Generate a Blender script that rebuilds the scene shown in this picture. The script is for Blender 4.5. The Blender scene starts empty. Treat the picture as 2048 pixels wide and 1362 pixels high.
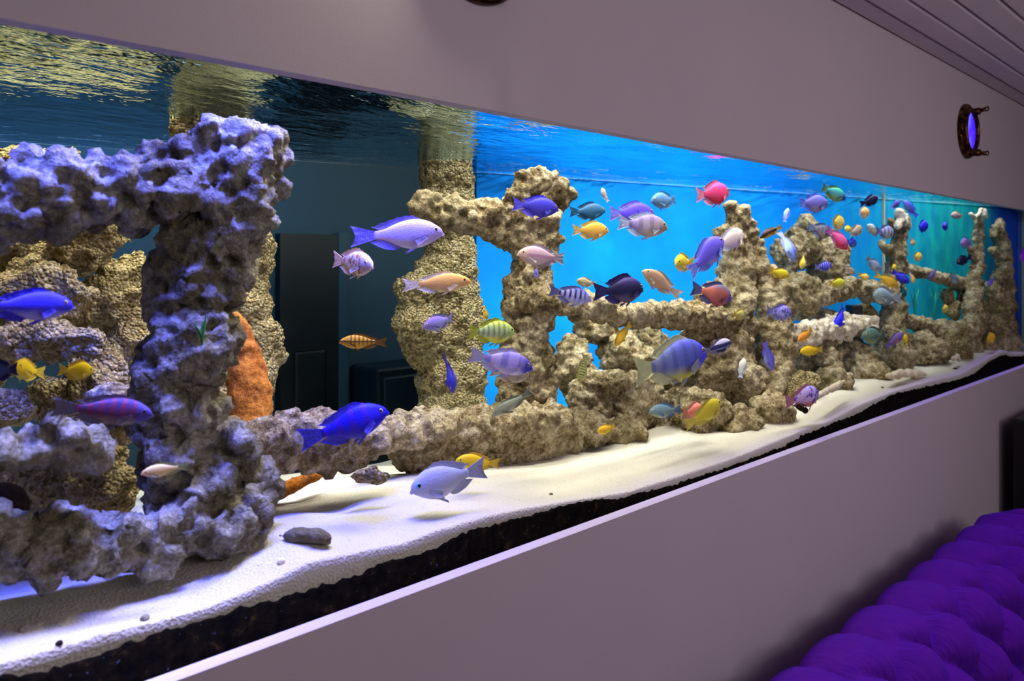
import bpy, bmesh, math, random
from mathutils import Vector, Matrix, noise
C = bpy.context.scene.collection
random.seed(7)

# ------------------------------------------------------------------ camera
EYE = Vector((0.0, -0.8, 1.6))
F = 1555.0
PHI = math.atan2(1587.0, F)
CP, SP = math.cos(PHI), math.sin(PHI)
cam = bpy.data.cameras.new('camera')
cam.sensor_width = 36.0
cam.lens = 36.0 * F / 2048.0
cam.shift_y = -156.0 / 2048.0
cam.clip_start = 0.02
cam.dof.use_dof = True
cam.dof.focus_distance = 1.42
cam.dof.aperture_fstop = 6.3
co = bpy.data.objects.new('camera', cam)
C.objects.link(co)
co.location = EYE
co.rotation_euler = (math.radians(90), 0, PHI - math.radians(90))
bpy.context.scene.camera = co

# ------------------------------------------------------------------ world, lamps, exposure
sc = bpy.context.scene
sc.view_settings.view_transform = 'Standard'
sc.view_settings.look = 'None'
sc.view_settings.exposure = 0.0
sc.view_settings.gamma = 1.0
sc.view_settings.use_curve_mapping = False
sc.cycles.transparent_max_bounces = 24
sc.cycles.max_bounces = 10
sc.cycles.diffuse_bounces = 4
sc.cycles.sample_clamp_indirect = 6.0
world = bpy.data.worlds.new('world')
sc.world = world
world.use_nodes = True
world.node_tree.nodes['Background'].inputs[0].default_value = (0.30, 0.27, 0.34, 1)
world.node_tree.nodes['Background'].inputs[1].default_value = 0.02

def area(name, loc, target, sx, sy, power, col, spread=180):
    l = bpy.data.lights.new(name, 'AREA')
    l.shape = 'RECTANGLE'
    l.size, l.size_y = sx, sy
    l.energy = power
    l.color = col
    l.spread = math.radians(spread)
    o = bpy.data.objects.new(name, l)
    C.objects.link(o)
    o.location = loc
    d = Vector(target) - Vector(loc)
    o.rotation_euler = d.to_track_quat('-Z', 'Y').to_euler()
    return o

# tank strip lamps hang over the water (z 1.86); room lamps below the ceiling; fills are added
area('tank_lamp_left', (-0.05, 0.045, 2.2), (-0.05, 0.05, 1.2), 0.9, 0.04, 0.8, (0.92, 0.93, 1.0), 26)
area('tank_fill_front', (0.78, 0.055, 2.2), (0.36, 0.26, 1.45), 0.3, 0.05, 3.0, (1.0, 0.93, 0.74), 100)  # added fill that brightens the pillar under the beam
area('tank_lamp_white', (1.40, 0.15, 2.25), (1.40, 0.22, 1.2), 1.9, 0.05, 21, (1.0, 0.95, 0.82))
area('tank_lamp_cool', (3.10, 0.13, 2.25), (3.10, 0.16, 1.2), 1.5, 0.05, 16, (0.92, 0.98, 1.0))
area('tank_lamp_mid', (1.5, 0.42, 2.25), (1.5, 0.52, 1.2), 1.3, 0.06, 6, (1.0, 0.95, 0.84), 85)
area('tank_lamp_warm', (0.25, 0.62, 2.25), (0.25, 0.92, 1.2), 1.3, 0.14, 10, (1.0, 0.92, 0.70), 80)
area('tank_lamp_blue', (0.30, 0.05, 2.1), (0.30, 0.16, 1.7), 0.7, 0.05, 7, (0.07, 0.10, 1.0), 58)
area('tank_lamp_back', (1.95, 0.40, 2.25), (1.95, 0.80, 1.3), 1.5, 0.08, 5, (0.90, 0.98, 1.0), 90)
area('tank_strip_blue', (1.9, 0.036, 2.12), (1.9, 0.012, 1.2), 4.0, 0.012, 0.8, (0.36, 0.26, 1.0), 9)
area('room_lamp', (1.0, -1.9, 2.18), (1.4, 0.0, 1.3), 1.8, 0.8, 15, (1.0, 0.885, 0.985))
pt = bpy.data.lights.new('room_fill', 'POINT'); pt.energy = 24; pt.color = (1.0, 0.885, 0.985); pt.shadow_soft_size = 0.25  # added fill that lifts the ceiling, no known bulb there
po = bpy.data.objects.new('room_fill', pt); C.objects.link(po); po.location = (2.3, -2.2, 1.7)
area('sofa_lamp', (1.95, -0.30, 2.15), (1.95, -0.27, 0.85), 1.9, 0.05, 1.0, (0.58, 0.26, 1.0), 26)
area('rear_room_lamp', (0.9, 1.42, 2.2), (0.75, 1.62, 1.62), 1.6, 0.1, 9.0, (0.10, 0.45, 1.0))

# ------------------------------------------------------------------ pixel rays -> points (2048x1362 frame)
def ray(px, py):
    u, v = px - 1024.0, py - 525.0
    return Vector((F * CP + u * SP, F * SP - u * CP, -v))
def yback(x):                       # inner face of the tank's back, which is not parallel to the front
    return 1.0 - 0.258 * (x - 0.95)
YF = 0.03
def at_frac(px, py, f):             # f = 0 at the front glass, 1 at the back
    d = ray(px, py)
    t = (0.8 + YF + f * (1.245 - YF)) / (d.y + 0.258 * f * d.x)
    return EYE + d * t
def at_y(px, py, y):
    d = ray(px, py)
    return EYE + d * ((y + 0.8) / d.y)
def depth(p):
    q = p - EYE
    return q.x * CP + q.y * SP

# ------------------------------------------------------------------ object helpers
def tag(o, label=None, cat=None, group=None, kind=None):
    if label: o['label'] = label
    if cat: o['category'] = cat
    if group: o['group'] = group
    if kind: o['kind'] = kind
    return o
def link(name, me, mat=None, parent=None):
    o = bpy.data.objects.new(name, me)
    C.objects.link(o)
    if mat is not None:
        for m in (mat if isinstance(mat, (list, tuple)) else [mat]):
            me.materials.append(m)
    if parent is not None: o.parent = parent
    return o
def bmobj(name, bm, mat=None, parent=None, smooth=False):
    me = bpy.data.meshes.new(name)
    if smooth:
        for f in bm.faces: f.smooth = True
    bm.normal_update()
    bm.to_mesh(me); bm.free()
    return link(name, me, mat, parent)
def pyobj(name, v, f, mat=None, parent=None, smooth=False):
    me = bpy.data.meshes.new(name)
    me.from_pydata(v, [], f)
    if smooth: me.polygons.foreach_set('use_smooth', [True] * len(me.polygons))
    me.update()
    return link(name, me, mat, parent)
def empty(name, loc=(0, 0, 0)):
    o = bpy.data.objects.new(name, None)
    C.objects.link(o); o.location = loc
    o.empty_display_size = 0.05
    return o
def add_box(bm, lo, hi, bev=0.0, seg=2):
    r = bmesh.ops.create_cube(bm, size=1)
    vs = r['verts']
    for v in vs:
        for i in range(3):
            v.co[i] = lo[i] if v.co[i] < 0 else hi[i]
    if bev > 0:
        es = list({e for v in vs for e in v.link_edges})
        bmesh.ops.bevel(bm, geom=es, offset=bev, segments=seg, affect='EDGES', profile=0.5)
def box(name, lo, hi, mat, parent=None, bev=0.0, seg=2):
    bm = bmesh.new(); add_box(bm, lo, hi, bev, seg)
    return bmobj(name, bm, mat, parent)

# ------------------------------------------------------------------ materials
def lin(h):
    h = h.lstrip('#')
    def c(x):
        x /= 255.0
        return x / 12.92 if x <= 0.04045 else ((x + 0.055) / 1.055) ** 2.4
    return tuple(c(int(h[i:i + 2], 16)) for i in (0, 2, 4)) + (1.0,)
class N:
    def __init__(s, name):
        s.m = bpy.data.materials.new(name); s.m.use_nodes = True
        s.t = s.m.node_tree
        s.t.nodes.clear()
        s.out = s.t.nodes.new('ShaderNodeOutputMaterial')
    def n(s, typ, **kw):
        nd = s.t.nodes.new('ShaderNode' + typ)
        for k, v in kw.items():
            setattr(nd, k, v)
        return nd
    def l(s, a, b): s.t.links.new(a, b)
    def put(s, sock, v):
        if isinstance(v, bpy.types.NodeSocket): s.l(v, sock)
        elif v is not None: sock.default_value = v
    def math(s, op, a, b=None, clamp=False):
        nd = s.n('Math', operation=op, use_clamp=clamp)
        s.put(nd.inputs[0], a)
        if b is not None: s.put(nd.inputs[1], b)
        return nd.outputs[0]
    def mix(s, f, a, b, mode='MIX'):
        nd = s.n('Mix', data_type='RGBA', blend_type=mode)
        s.put(nd.inputs[0], f); s.put(nd.inputs[6], a); s.put(nd.inputs[7], b)
        return nd.outputs[2]
    def ramp(s, f, stops, interp='LINEAR'):
        nd = s.n('ValToRGB')
        nd.color_ramp.interpolation = interp
        el = nd.color_ramp.elements
        while len(el) < len(stops): el.new(0.5)
        for e, (p, c) in zip(el, stops):
            e.position = p; e.color = c
        s.put(nd.inputs[0], f)
        return nd.outputs[0]
    def noise(s, vec, scale, detail=4, rough=0.55):
        nd = s.n('TexNoise')
        if vec is not None: s.l(vec, nd.inputs['Vector'])
        nd.inputs['Scale'].default_value = scale
        nd.inputs['Detail'].default_value = detail
        nd.inputs['Roughness'].default_value = rough
        return nd.outputs['Fac']
    def voro(s, vec, scale, feature='F1', out='Distance'):
        nd = s.n('TexVoronoi', feature=feature)
        if vec is not None: s.l(vec, nd.inputs['Vector'])
        nd.inputs['Scale'].default_value = scale
        return nd.outputs[out]
    def pos(s): return s.n('NewGeometry').outputs['Position']
    def obj(s): return s.n('TexCoord').outputs['Object']
    def gen(s): return s.n('TexCoord').outputs['Generated']
    def bump(s, h, strength=0.5, dist=0.01, nrm=None):
        nd = s.n('Bump')
        nd.inputs['Strength'].default_value = strength
        nd.inputs['Distance'].default_value = dist
        s.l(h, nd.inputs['Height'])
        if nrm is not None: s.l(nrm, nd.inputs['Normal'])
        return nd.outputs[0]
    def bsdf(s, col, rough=0.6, normal=None, metal=0.0, spec=0.5, **kw):
        b = s.n('BsdfPrincipled')
        s.put(b.inputs['Base Color'], col)
        s.put(b.inputs['Roughness'], rough)
        b.inputs['Metallic'].default_value = metal
        b.inputs['Specular IOR Level'].default_value = spec
        if normal is not None: s.l(normal, b.inputs['Normal'])
        for k, v in kw.items(): s.put(b.inputs[k], v)
        s.l(b.outputs[0], s.out.inputs['Surface'])
        return s.m

def mat_plain(name, col, rough=0.6, metal=0.0, spec=0.5, nscale=60, namt=0.12, bumpd=0.0):
    s = N(name)
    f = s.noise(s.obj(), nscale, 3)
    c2 = tuple(min(1, x * (1 - namt)) for x in col[:3]) + (1,)
    c1 = tuple(min(1, x * (1 + namt)) for x in col[:3]) + (1,)
    cc = s.mix(f, c2, c1)
    nr = s.bump(f, 0.4, bumpd) if bumpd else None
    return s.bsdf(cc, rough, nr, metal, spec)

def mat_paint():
    s = N('wall_paint')
    p = s.pos()
    f = s.noise(p, 3.0, 3); g = s.noise(p, 420, 2)
    c = s.mix(f, lin('#b6abb0'), lin('#beb3b6'))
    return s.bsdf(c, 0.75, s.bump(g, 0.25, 0.0006), spec=0.25)
M_PAINT = mat_paint()
M_PLANK = mat_plain('ceiling_plank_paint', lin('#d2c6ce'), 0.55, nscale=9, namt=0.05)
M_FLOOR = mat_plain('dark_floor', lin('#7a6a66'), 0.5, nscale=14)

def mat_rock(name, light, mid, dark, algae=None, sc_=1.0, amt=0.5, cell=False, bumps=1.0):
    s = N(name)
    p = s.pos()
    a = s.noise(p, 11 * sc_, 6, 0.65)
    b = s.noise(p, 52 * sc_, 6, 0.70)
    e = s.noise(p, 190 * sc_, 4, 0.65)
    c = s.ramp(a, [(0.36, dark), (0.50, mid), (0.62, light)])
    c = s.mix(0.6, c, s.ramp(b, [(0.38, dark), (0.50, mid), (0.60, light)]))
    c = s.mix(0.35, c, s.ramp(e, [(0.38, dark), (0.52, mid), (0.60, light)]))
    if algae:
        al = s.ramp(s.noise(p, 7.5 * sc_, 5, 0.65), [(0.48, (0, 0, 0, 1)), (0.58, (1, 1, 1, 1))])
        c = s.mix(s.math('MULTIPLY', al, amt), c, algae)
    if cell:
        vd = s.n('TexVoronoi'); s.l(p, vd.inputs['Vector']); vd.inputs['Scale'].default_value = 190 * sc_
        hue = s.n('SeparateColor'); s.l(vd.outputs['Color'], hue.inputs[0])
        c = s.mix(0.55, c, s.ramp(hue.outputs[0], [(0.05, dark), (0.35, mid), (0.75, light), (1.0, lin('#d8b878'))]))
        h = s.math('SUBTRACT', s.math('ADD', s.math('MULTIPLY', b, 0.8), s.math('MULTIPLY', e, 0.3)), s.math('MULTIPLY', vd.outputs['Distance'], 0.8))
    else:
        v = s.voro(p, 75 * sc_)
        h = s.math('ADD', s.math('ADD', b, s.math('MULTIPLY', v, 0.5)), s.math('MULTIPLY', e, 0.35))
    n1 = s.bump(h, 1.0 * bumps, 0.014 / sc_)
    return s.bsdf(c, 0.9, n1, spec=0.2)
M_GREY = mat_rock('pitted_grey_rock', lin('#cfc8b6'), lin('#9c927a'), lin('#5a5036'), lin('#5a4e22'), 1.0, 0.65)
M_TAN = mat_rock('tan_rock', lin('#d4c49c'), lin('#a08a56'), lin('#544522'), lin('#8c6630'), 1.0, 0.45, cell=True)
M_GRAVEL = mat_rock('gravel_rock', lin('#cfc09a'), lin('#948052'), lin('#42381a'), None, 0.9, 0, cell=True, bumps=1.1)
M_REEF = mat_rock('beige_reef_rock', lin('#ecdcba'), lin('#a68e64'), lin('#443618'), lin('#524822'), 0.8, 0.45)
M_ORANGE = mat_rock('orange_wood', lin('#d48a2e'), lin('#b06414'), lin('#5a2c06'), None, 0.7, 0, bumps=0.6)
M_BLACKROCK = mat_rock('dark_brown_shell', lin('#3a2618'), lin('#22150c'), lin('#0c0705'), None, 0.7, 0, bumps=0.5)
M_PALEROCK = mat_rock('pale_stone', lin('#f6ebcc'), lin('#e6d6b0'), lin('#ccb88e'), None, 1.0, 0, bumps=0.5)
M_WHITECORAL = mat_rock('white_coral', lin('#fff6e6'), lin('#e8d8bc'), lin('#a8926c'), None, 1.3, 0, bumps=0.7)
# ------------------------------------------------------------------ room shell
ZT, ZB = EYE.z + 0.2142, EYE.z - 0.4236
XL, XR = -1.6, 6.2
ZC = EYE.z + 0.6355
GL = 0.022                                              # wall thickness in front of the glass
bm = bmesh.new()
add_box(bm, (XL, 0, 0), (XR, GL, ZB))
add_box(bm, (XL, 0, ZT), (XR, GL, ZC + 0.2))
add_box(bm, (XL, 0, ZB), (-1.0, GL, ZT))
add_box(bm, (4.2, 0, ZB), (XR, GL, ZT))
wf = tag(bmobj('wall_front', bm, M_PAINT), kind='structure')
tag(box('floor', (XL, -3.2, -0.1), (XR, 3.4, 0.0), M_FLOOR), kind='structure')
ceil = tag(box('ceiling', (XL, -3.2, ZC + 0.012), (XR, 0.0, ZC + 0.1), M_PLANK), kind='structure')
tag(box('wall_back', (XL, -3.3, 0), (XR, -3.2, ZC + 0.1), M_PAINT), kind='structure')
tag(box('wall_left', (XL - 0.1, -3.2, 0), (XL, 3.4, ZC + 0.5), M_PAINT), kind='structure')
tag(box('wall_right', (XR, -3.2, 0), (XR + 0.1, 3.4, ZC + 0.5), M_PAINT), kind='structure')
# ceiling planks run along the tank; trim strip against the wall
tag(box('trim_1', (XL, -0.056, ZC - 0.004), (XR, -0.004, ZC + 0.02), M_PLANK, None, 0.004), kind='structure')
edges = [-0.060, -0.133, -0.210, -0.287]
while edges[-1] > -1.6: edges.append(edges[-1] - 0.077)
me = None
for a_, b_ in zip(edges, edges[1:]):
    bm = bmesh.new()
    w = (a_ - b_) / 2 - 0.0025
    add_box(bm, (XL, -w, -0.007), (XR, w, 0.02), 0.006, 3)
    o = bmobj('plank', bm, M_PLANK, ceil)
    o.location = (0, (a_ + b_) / 2, ZC)
# far room seen through the tank's clear back: dim teal wall with a dark doorway
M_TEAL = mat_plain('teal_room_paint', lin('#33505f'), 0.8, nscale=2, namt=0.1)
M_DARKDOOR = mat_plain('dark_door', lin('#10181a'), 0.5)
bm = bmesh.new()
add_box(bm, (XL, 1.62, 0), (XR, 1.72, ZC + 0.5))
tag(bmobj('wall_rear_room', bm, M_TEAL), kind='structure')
def rear(px, py, y): return at_y(px, py, y)
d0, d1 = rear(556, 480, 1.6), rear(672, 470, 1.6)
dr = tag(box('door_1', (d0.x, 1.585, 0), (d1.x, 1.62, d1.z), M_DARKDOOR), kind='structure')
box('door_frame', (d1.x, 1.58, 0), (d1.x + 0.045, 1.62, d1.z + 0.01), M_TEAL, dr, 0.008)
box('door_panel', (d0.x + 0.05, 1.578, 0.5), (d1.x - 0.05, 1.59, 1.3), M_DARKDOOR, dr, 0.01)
# a low dark cabinet of that room with bottles on it
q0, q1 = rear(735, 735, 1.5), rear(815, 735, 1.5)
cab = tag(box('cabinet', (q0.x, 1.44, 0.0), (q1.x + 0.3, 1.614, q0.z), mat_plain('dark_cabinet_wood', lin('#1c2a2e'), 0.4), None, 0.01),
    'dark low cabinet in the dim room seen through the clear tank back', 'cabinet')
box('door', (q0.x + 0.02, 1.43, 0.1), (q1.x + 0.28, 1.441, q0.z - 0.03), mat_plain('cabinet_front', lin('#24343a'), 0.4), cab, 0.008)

# ------------------------------------------------------------------ the aquarium itself
TL, TR = -0.95, 4.26
HW = EYE.z + 0.26
def clear_glass():
    s = N('clear_glass')
    t = s.n('BsdfTransparent'); t.inputs[0].default_value = (0.97, 0.985, 0.985, 1)
    s.l(t.outputs[0], s.out.inputs['Surface'])
    return s.m
M_GLASS = clear_glass()
M_BLACK = mat_plain('black_silicone', lin('#0b0b0d'), 0.5)
tank = tag(empty('aquarium', (TL, GL, EYE.z - 0.6)), 'very long glass fish tank set into the mauve wall with blue backing', 'aquarium')
def tpart(o):
    o.parent = tank
    o.matrix_parent_inverse = Matrix.Translation(-tank.location)
    return o
tpart(box('front_pane', (TL, GL + 0.0015, EYE.z - 0.6), (TR, GL + 0.0065, HW + 0.05), M_GLASS))
XS = at_frac(953, 500, 1.0).x                                                # x where the blue backing begins
def backquad(name, x0, x1, z0, z1, th, mat):
    v = []
    for x in (x0, x1):
        for y in (yback(x), yback(x) + th):
            for z in (z0, z1):
                v.append((x, y, z))
    f = [(0, 1, 5, 4), (2, 6, 7, 3), (0, 2, 3, 1), (4, 5, 7, 6), (0, 4, 6, 2), (1, 3, 7, 5)]
    return tpart(pyobj(name, v, f, mat))
def mat_blueback():
    s = N('blue_backing')
    p = s.pos()
    sp = s.n('SeparateXYZ'); s.l(p, sp.inputs[0])
    f = s.noise(p, 4.0, 4, 0.6)
    c = s.mix(s.ramp(f, [(0.35, (0, 0, 0, 1)), (0.7, (1, 1, 1, 1))]), lin('#0680e8'), lin('#0c98fa'))
    teal = s.math('MULTIPLY', s.math('SUBTRACT', sp.outputs[0], 2.75, True), 1.1, True)
    mp = s.n('Mapping'); s.l(p, mp.inputs[0]); mp.inputs['Scale'].default_value = (9, 9, 2.5)
    g = s.noise(mp.outputs[0], 2.2, 4, 0.6)
    c = s.mix(teal, c, s.mix(s.ramp(g, [(0.4, (0, 0, 0, 1)), (0.65, (1, 1, 1, 1))]), lin('#0e8aa4'), lin('#1cb4ac')))
    c = s.mix(s.math('MULTIPLY', s.math('SUBTRACT', sp.outputs[0], 3.95, True), 6.0, True), c, lin('#1a48b4'))
    return s.bsdf(c, 0.6, spec=0.1)
M_BLUE = mat_blueback()
backquad('clear_back_pane', TL, XS, EYE.z - 0.6, HW + 0.08, 0.008, M_GLASS)
bb = backquad('blue_back_panel', XS, 3.28, EYE.z - 0.6, HW + 0.08, 0.02, M_BLUE)
bb = backquad('blue_back_panel', 3.285, TR, EYE.z - 0.6, HW + 0.08, 0.02, M_BLUE)
M_SEAM = mat_plain('pale_seam', lin('#b8b48c'), 0.5)
tpart(box('seam', (3.276, yback(3.28) - 0.006, EYE.z - 0.6), (3.288, yback(3.28) + 0.01, HW + 0.04), M_SEAM))
tpart(box('seam', (TR - 0.012, yback(TR) - 0.014, EYE.z - 0.6), (TR, yback(TR), HW + 0.04), mat_plain('dark_blue_seam', lin('#1a3a8a'), 0.5)))
tpart(box('end_pane', (TR, GL + 0.0015, EYE.z - 0.6), (TR + 0.012, yback(TR) + 0.1, HW + 0.05), mat_plain('end_reflection_paint', lin('#6d7f80'), 0.25)))  # grey-green base colour paints the dim reflection in the end glass
tpart(box('base_panel', (TL, GL + 0.0015, EYE.z - 0.62), (TR, 1.6, EYE.z - 0.6), M_BLACK))
tpart(box('end_pane', (TL - 0.012, GL + 0.0015, EYE.z - 0.6), (TL, 1.5, HW + 0.05), M_BLACK))
tpart(box('added_lamp_shield', (0.92, 0.046, HW + 0.105), (TR, 0.125, HW + 0.117), M_BLACK))  # unseen strip added to keep white lamp light off the sill
# thin pale bead along the waterline at the back
bm = bmesh.new()
prev = None
for i in range(120):
    x = TL + (TR - TL - 0.02) * i / 119
    r = 0.0008 + 0.0006 * noise.noise((x * 5, 0, 3))
    y = yback(x) - 0.003
    ring = [bm.verts.new((x, y + r * math.cos(a), HW - 0.002 + r * math.sin(a))) for a in (0.3, 1.9, 3.5, 5.0)]
    if prev:
        for k in range(4): bm.faces.new((prev[k], prev[(k + 1) % 4], ring[(k + 1) % 4], ring[k]))
    prev = ring
tpart(bmobj('waterline_bead', bm, mat_plain('waterline_pale', lin('#8c98a4'), 0.6)))

# water: tinted body (volume) + rippled surface seen from below
def mat_water_volume():
    s = N('water_tint')
    v = s.n('VolumeAbsorption')
    v.inputs['Color'].default_value = (0.55, 0.86, 1.0, 1)
    v.inputs['Density'].default_value = 0.12
    s.l(v.outputs[0], s.out.inputs['Volume'])
    return s.m
v = []
for x in (TL + 0.005, TR - 0.005):
    for y in (GL + 0.008, yback(x) - 0.001):
        for z in (EYE.z - 0.59, HW - 0.008):
            v.append((x, y, z))
water = pyobj('water', v, [(0, 1, 5, 4), (2, 6, 7, 3), (0, 2, 3, 1), (4, 5, 7, 6), (0, 4, 6, 2), (1, 3, 7, 5)], mat_water_volume())
bm = bmesh.new(); bm.from_mesh(water.data); bmesh.ops.recalc_face_normals(bm, faces=bm.faces); bm.to_mesh(water.data); bm.free()
tag(water, 'clear blue-tinted water filling the fish tank', 'water', kind='stuff')
def mat_surface():
    s = N('water_surface')
    p = s.pos()
    mp = s.n('Mapping'); s.l(p, mp.inputs[0]); mp.inputs['Rotation'].default_value = (0, 0, -0.75); mp.inputs['Scale'].default_value = (1.0, 2.2, 1)
    a = s.noise(mp.outputs[0], 14, 3, 0.55)
    b = s.noise(mp.outputs[0], 45, 2, 0.5)
    h = s.math('ADD', a, s.math('MULTIPLY', b, 0.22))
    nr = s.bump(h, 0.45, 0.014)
    fr = s.n('Fresnel'); fr.inputs['IOR'].default_value = 1.33; s.l(nr, fr.inputs['Normal'])
    g = s.n('BsdfGlossy'); g.inputs['Roughness'].default_value = 0.0; g.inputs['Color'].default_value = (0.66, 0.88, 1.0, 1); s.l(nr, g.inputs['Normal'])
    t = s.n('BsdfTransparent'); t.inputs[0].default_value = (1, 1, 1, 1)
    m = s.n('MixShader')
    s.l(fr.outputs[0], m.inputs[0]); s.l(t.outputs[0], m.inputs[1]); s.l(g.outputs[0], m.inputs[2])
    s.l(m.outputs[0], s.out.inputs['Surface'])
    return s.m
nx, ny = 220, 36
v, f = [], []
for i in range(nx + 1):
    x = TL + (TR - TL) * i / nx
    sw = 0.075 * max(0.0, min(1.0, (0.85 - x) / 0.45)) + 0.008
    for j in range(ny + 1):
        y = GL + 0.007 + (yback(x) - GL - 0.008) * j / ny
        k = 1 - j / ny
        z = sw * k * k + 0.010 * k * noise.noise((x * 7, y * 13, 1.3)) + 0.003 * k * noise.noise((x * 26, y * 40, 4.1))
        v.append((x, y, HW + z))
for i in range(nx):
    for j in range(ny):
        a = i * (ny + 1) + j
        f.append((a, a + ny + 1, a + ny + 2, a + 1))
ws = pyobj('water_surface', v, f, mat_surface(), water, True)
ws['label'] = 'rippled mirror-like underside of the water'

# ------------------------------------------------------------------ sand
def interp(pts, x):
    if x <= pts[0][0]: return pts[0][1]
    for (a, b), (c, d) in zip(pts, pts[1:]):
        if x <= c: return b + (d - b) * (x - a) / (c - a)
    return pts[-1][1]
crest_px = [(0, 1326), (100, 1298), (200, 1268), (317, 1241), (420, 1212), (500, 1180), (560, 1154), (619, 1124), (690, 1110), (748, 1098), (810, 1086), (871, 1062), (983, 1030), (1059, 1015), (1159, 998), (1250, 985), (1350, 955), (1450, 922), (1500, 903), (1560, 879), (1610, 858), (1662, 840), (1714, 812), (1780, 785), (1860, 762), (1921, 748), (1952, 730), (1981, 712), (2007, 700), (2025, 706), (2048, 706)]
black_px = [(0, 1357), (97, 1351), (234, 1300), (380, 1255), (500, 1216), (560, 1203), (707, 1157), (783, 1127), (868, 1104), (924, 1071), (1059, 1035), (1159, 1006), (1250, 998), (1350, 972), (1450, 940), (1500, 921), (1567, 897), (1604, 875), (1662, 851), (1721, 828), (1750, 811), (1788, 790), (1860, 774), (1921, 760), (1952, 748), (1981, 724), (2007, 711), (2025, 714), (2048, 713)]
YS = GL + 0.016
def front_line(pts, y):
    out = []
    for px, py in pts:
        p = at_y(px, py, y); out.append((p.x, p.z))
    return out
crest = [(-1.0, EYE.z - 0.36)] + front_line(crest_px, YS)
black = [(-1.0, EYE.z - 0.39)] + front_line(black_px, YS - 0.006)
def sand_z(x, y):
    z0 = interp(crest, x)
    k = y - YS
    r = 0.010 * noise.noise((x * 4.2, y * 7.0, 0.4)) + 0.004 * noise.noise((x * 15, y * 22, 2.2))
    return z0 + (0.0 if x > 2.3 else -0.2 * max(0.0, k - 0.26) * min(1.0, (2.3 - x) / 0.8)) + 0.06 * k * max(0.0, min(1.0, (x - 1.6) / 0.8)) + r * min(1.0, k / 0.05) + 0.010 * math.exp(-((k - 0.10) / 0.05) ** 2) * (0.5 + noise.noise((x * 2.5, 0, 9)))
def mat_sand():
    s = N('white_sand')
    p = s.pos()
    a = s.noise(p, 420, 2, 0.6); b = s.voro(p, 260); d = s.noise(p, 12, 4)
    c = s.mix(a, lin('#b0a899'), lin('#d8d2c6'))
    sp = s.ramp(s.noise(p, 190, 3, 0.7), [(0.31, (1, 1, 1, 1)), (0.36, (0, 0, 0, 1))])
    c = s.mix(s.math('MULTIPLY', sp, 0.8), c, lin('#6b5a48'))
    c = s.mix(s.math('MULTIPLY', d, 0.35), c, lin('#e2d3b2'))
    return s.bsdf(c, 0.95, s.bump(s.math('ADD', a, b), 0.6, 0.0025), spec=0.1)
M_SAND = mat_sand()
nx, ny = 520, 70
v, f = [], []
for i in range(nx + 1):
    x = TL + (TR - TL) * i / nx
    yb = yback(x)
    v.append((x, YS, EYE.z - 0.58))
    v.append((x, YS, interp(crest, x) - 0.012))
    v.append((x, YS, interp(crest, x) - 0.003 + 0.002 * noise.noise((x * 30, 0, 0))))
    for j in range(ny + 1):
        k = (j / ny) ** 1.5
        y = YS + 0.002 + (yb - YS - 0.002) * k
        v.append((x, y, sand_z(x, y)))
R = ny + 4
for i in range(nx):
    for j in range(R - 1):
        a = i * R + j
        f.append((a, a + R, a + R + 1, a + 1))
sand = tag(pyobj('sand', v, f, M_SAND, None, True), 'white sand bed sloping up from the tank glass to the rocks', 'sand', kind='stuff')
# dark silt packed against the glass under the sand
def mat_silt():
    s = N('black_silt')
    p = s.pos()
    a = s.noise(p, 60, 5, 0.65)
    c = s.ramp(a, [(0.35, lin('#030202')), (0.6, lin('#0e0905')), (0.78, lin('#3a2a12'))])
    sp = s.ramp(s.noise(p, 150, 2, 0.7), [(0.70, (0, 0, 0, 1)), (0.75, (1, 1, 1, 1))])
    c = s.mix(s.math('MULTIPLY', sp, 0.12), c, lin('#7890b0'))
    return s.bsdf(c, 0.8, s.bump(a, 0.6, 0.004), spec=0.02)
nx = 900
v, f = [], []
for i in range(nx + 1):
    x = TL + (TR - TL) * i / nx
    zt = interp(black, x) + 0.005 * noise.noise((x * 75, 0, 1)) + 0.003 * noise.noise((x * 190, 7, 1)) + 0.003 * noise.noise((x * 18, 3, 1))
    v += [(x, YS - 0.007, EYE.z - 0.585), (x, YS - 0.007, zt), (x, YS + 0.002, zt + 0.001)]
for i in range(nx):
    a = i * 3
    f += [(a, a + 3, a + 4, a + 1), (a + 1, a + 4, a + 5, a + 2)]
tag(pyobj('dark_silt', v, f, mat_silt(), None, True), 'black silt layer under the white sand along the tank glass', 'silt', kind='stuff')
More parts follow.
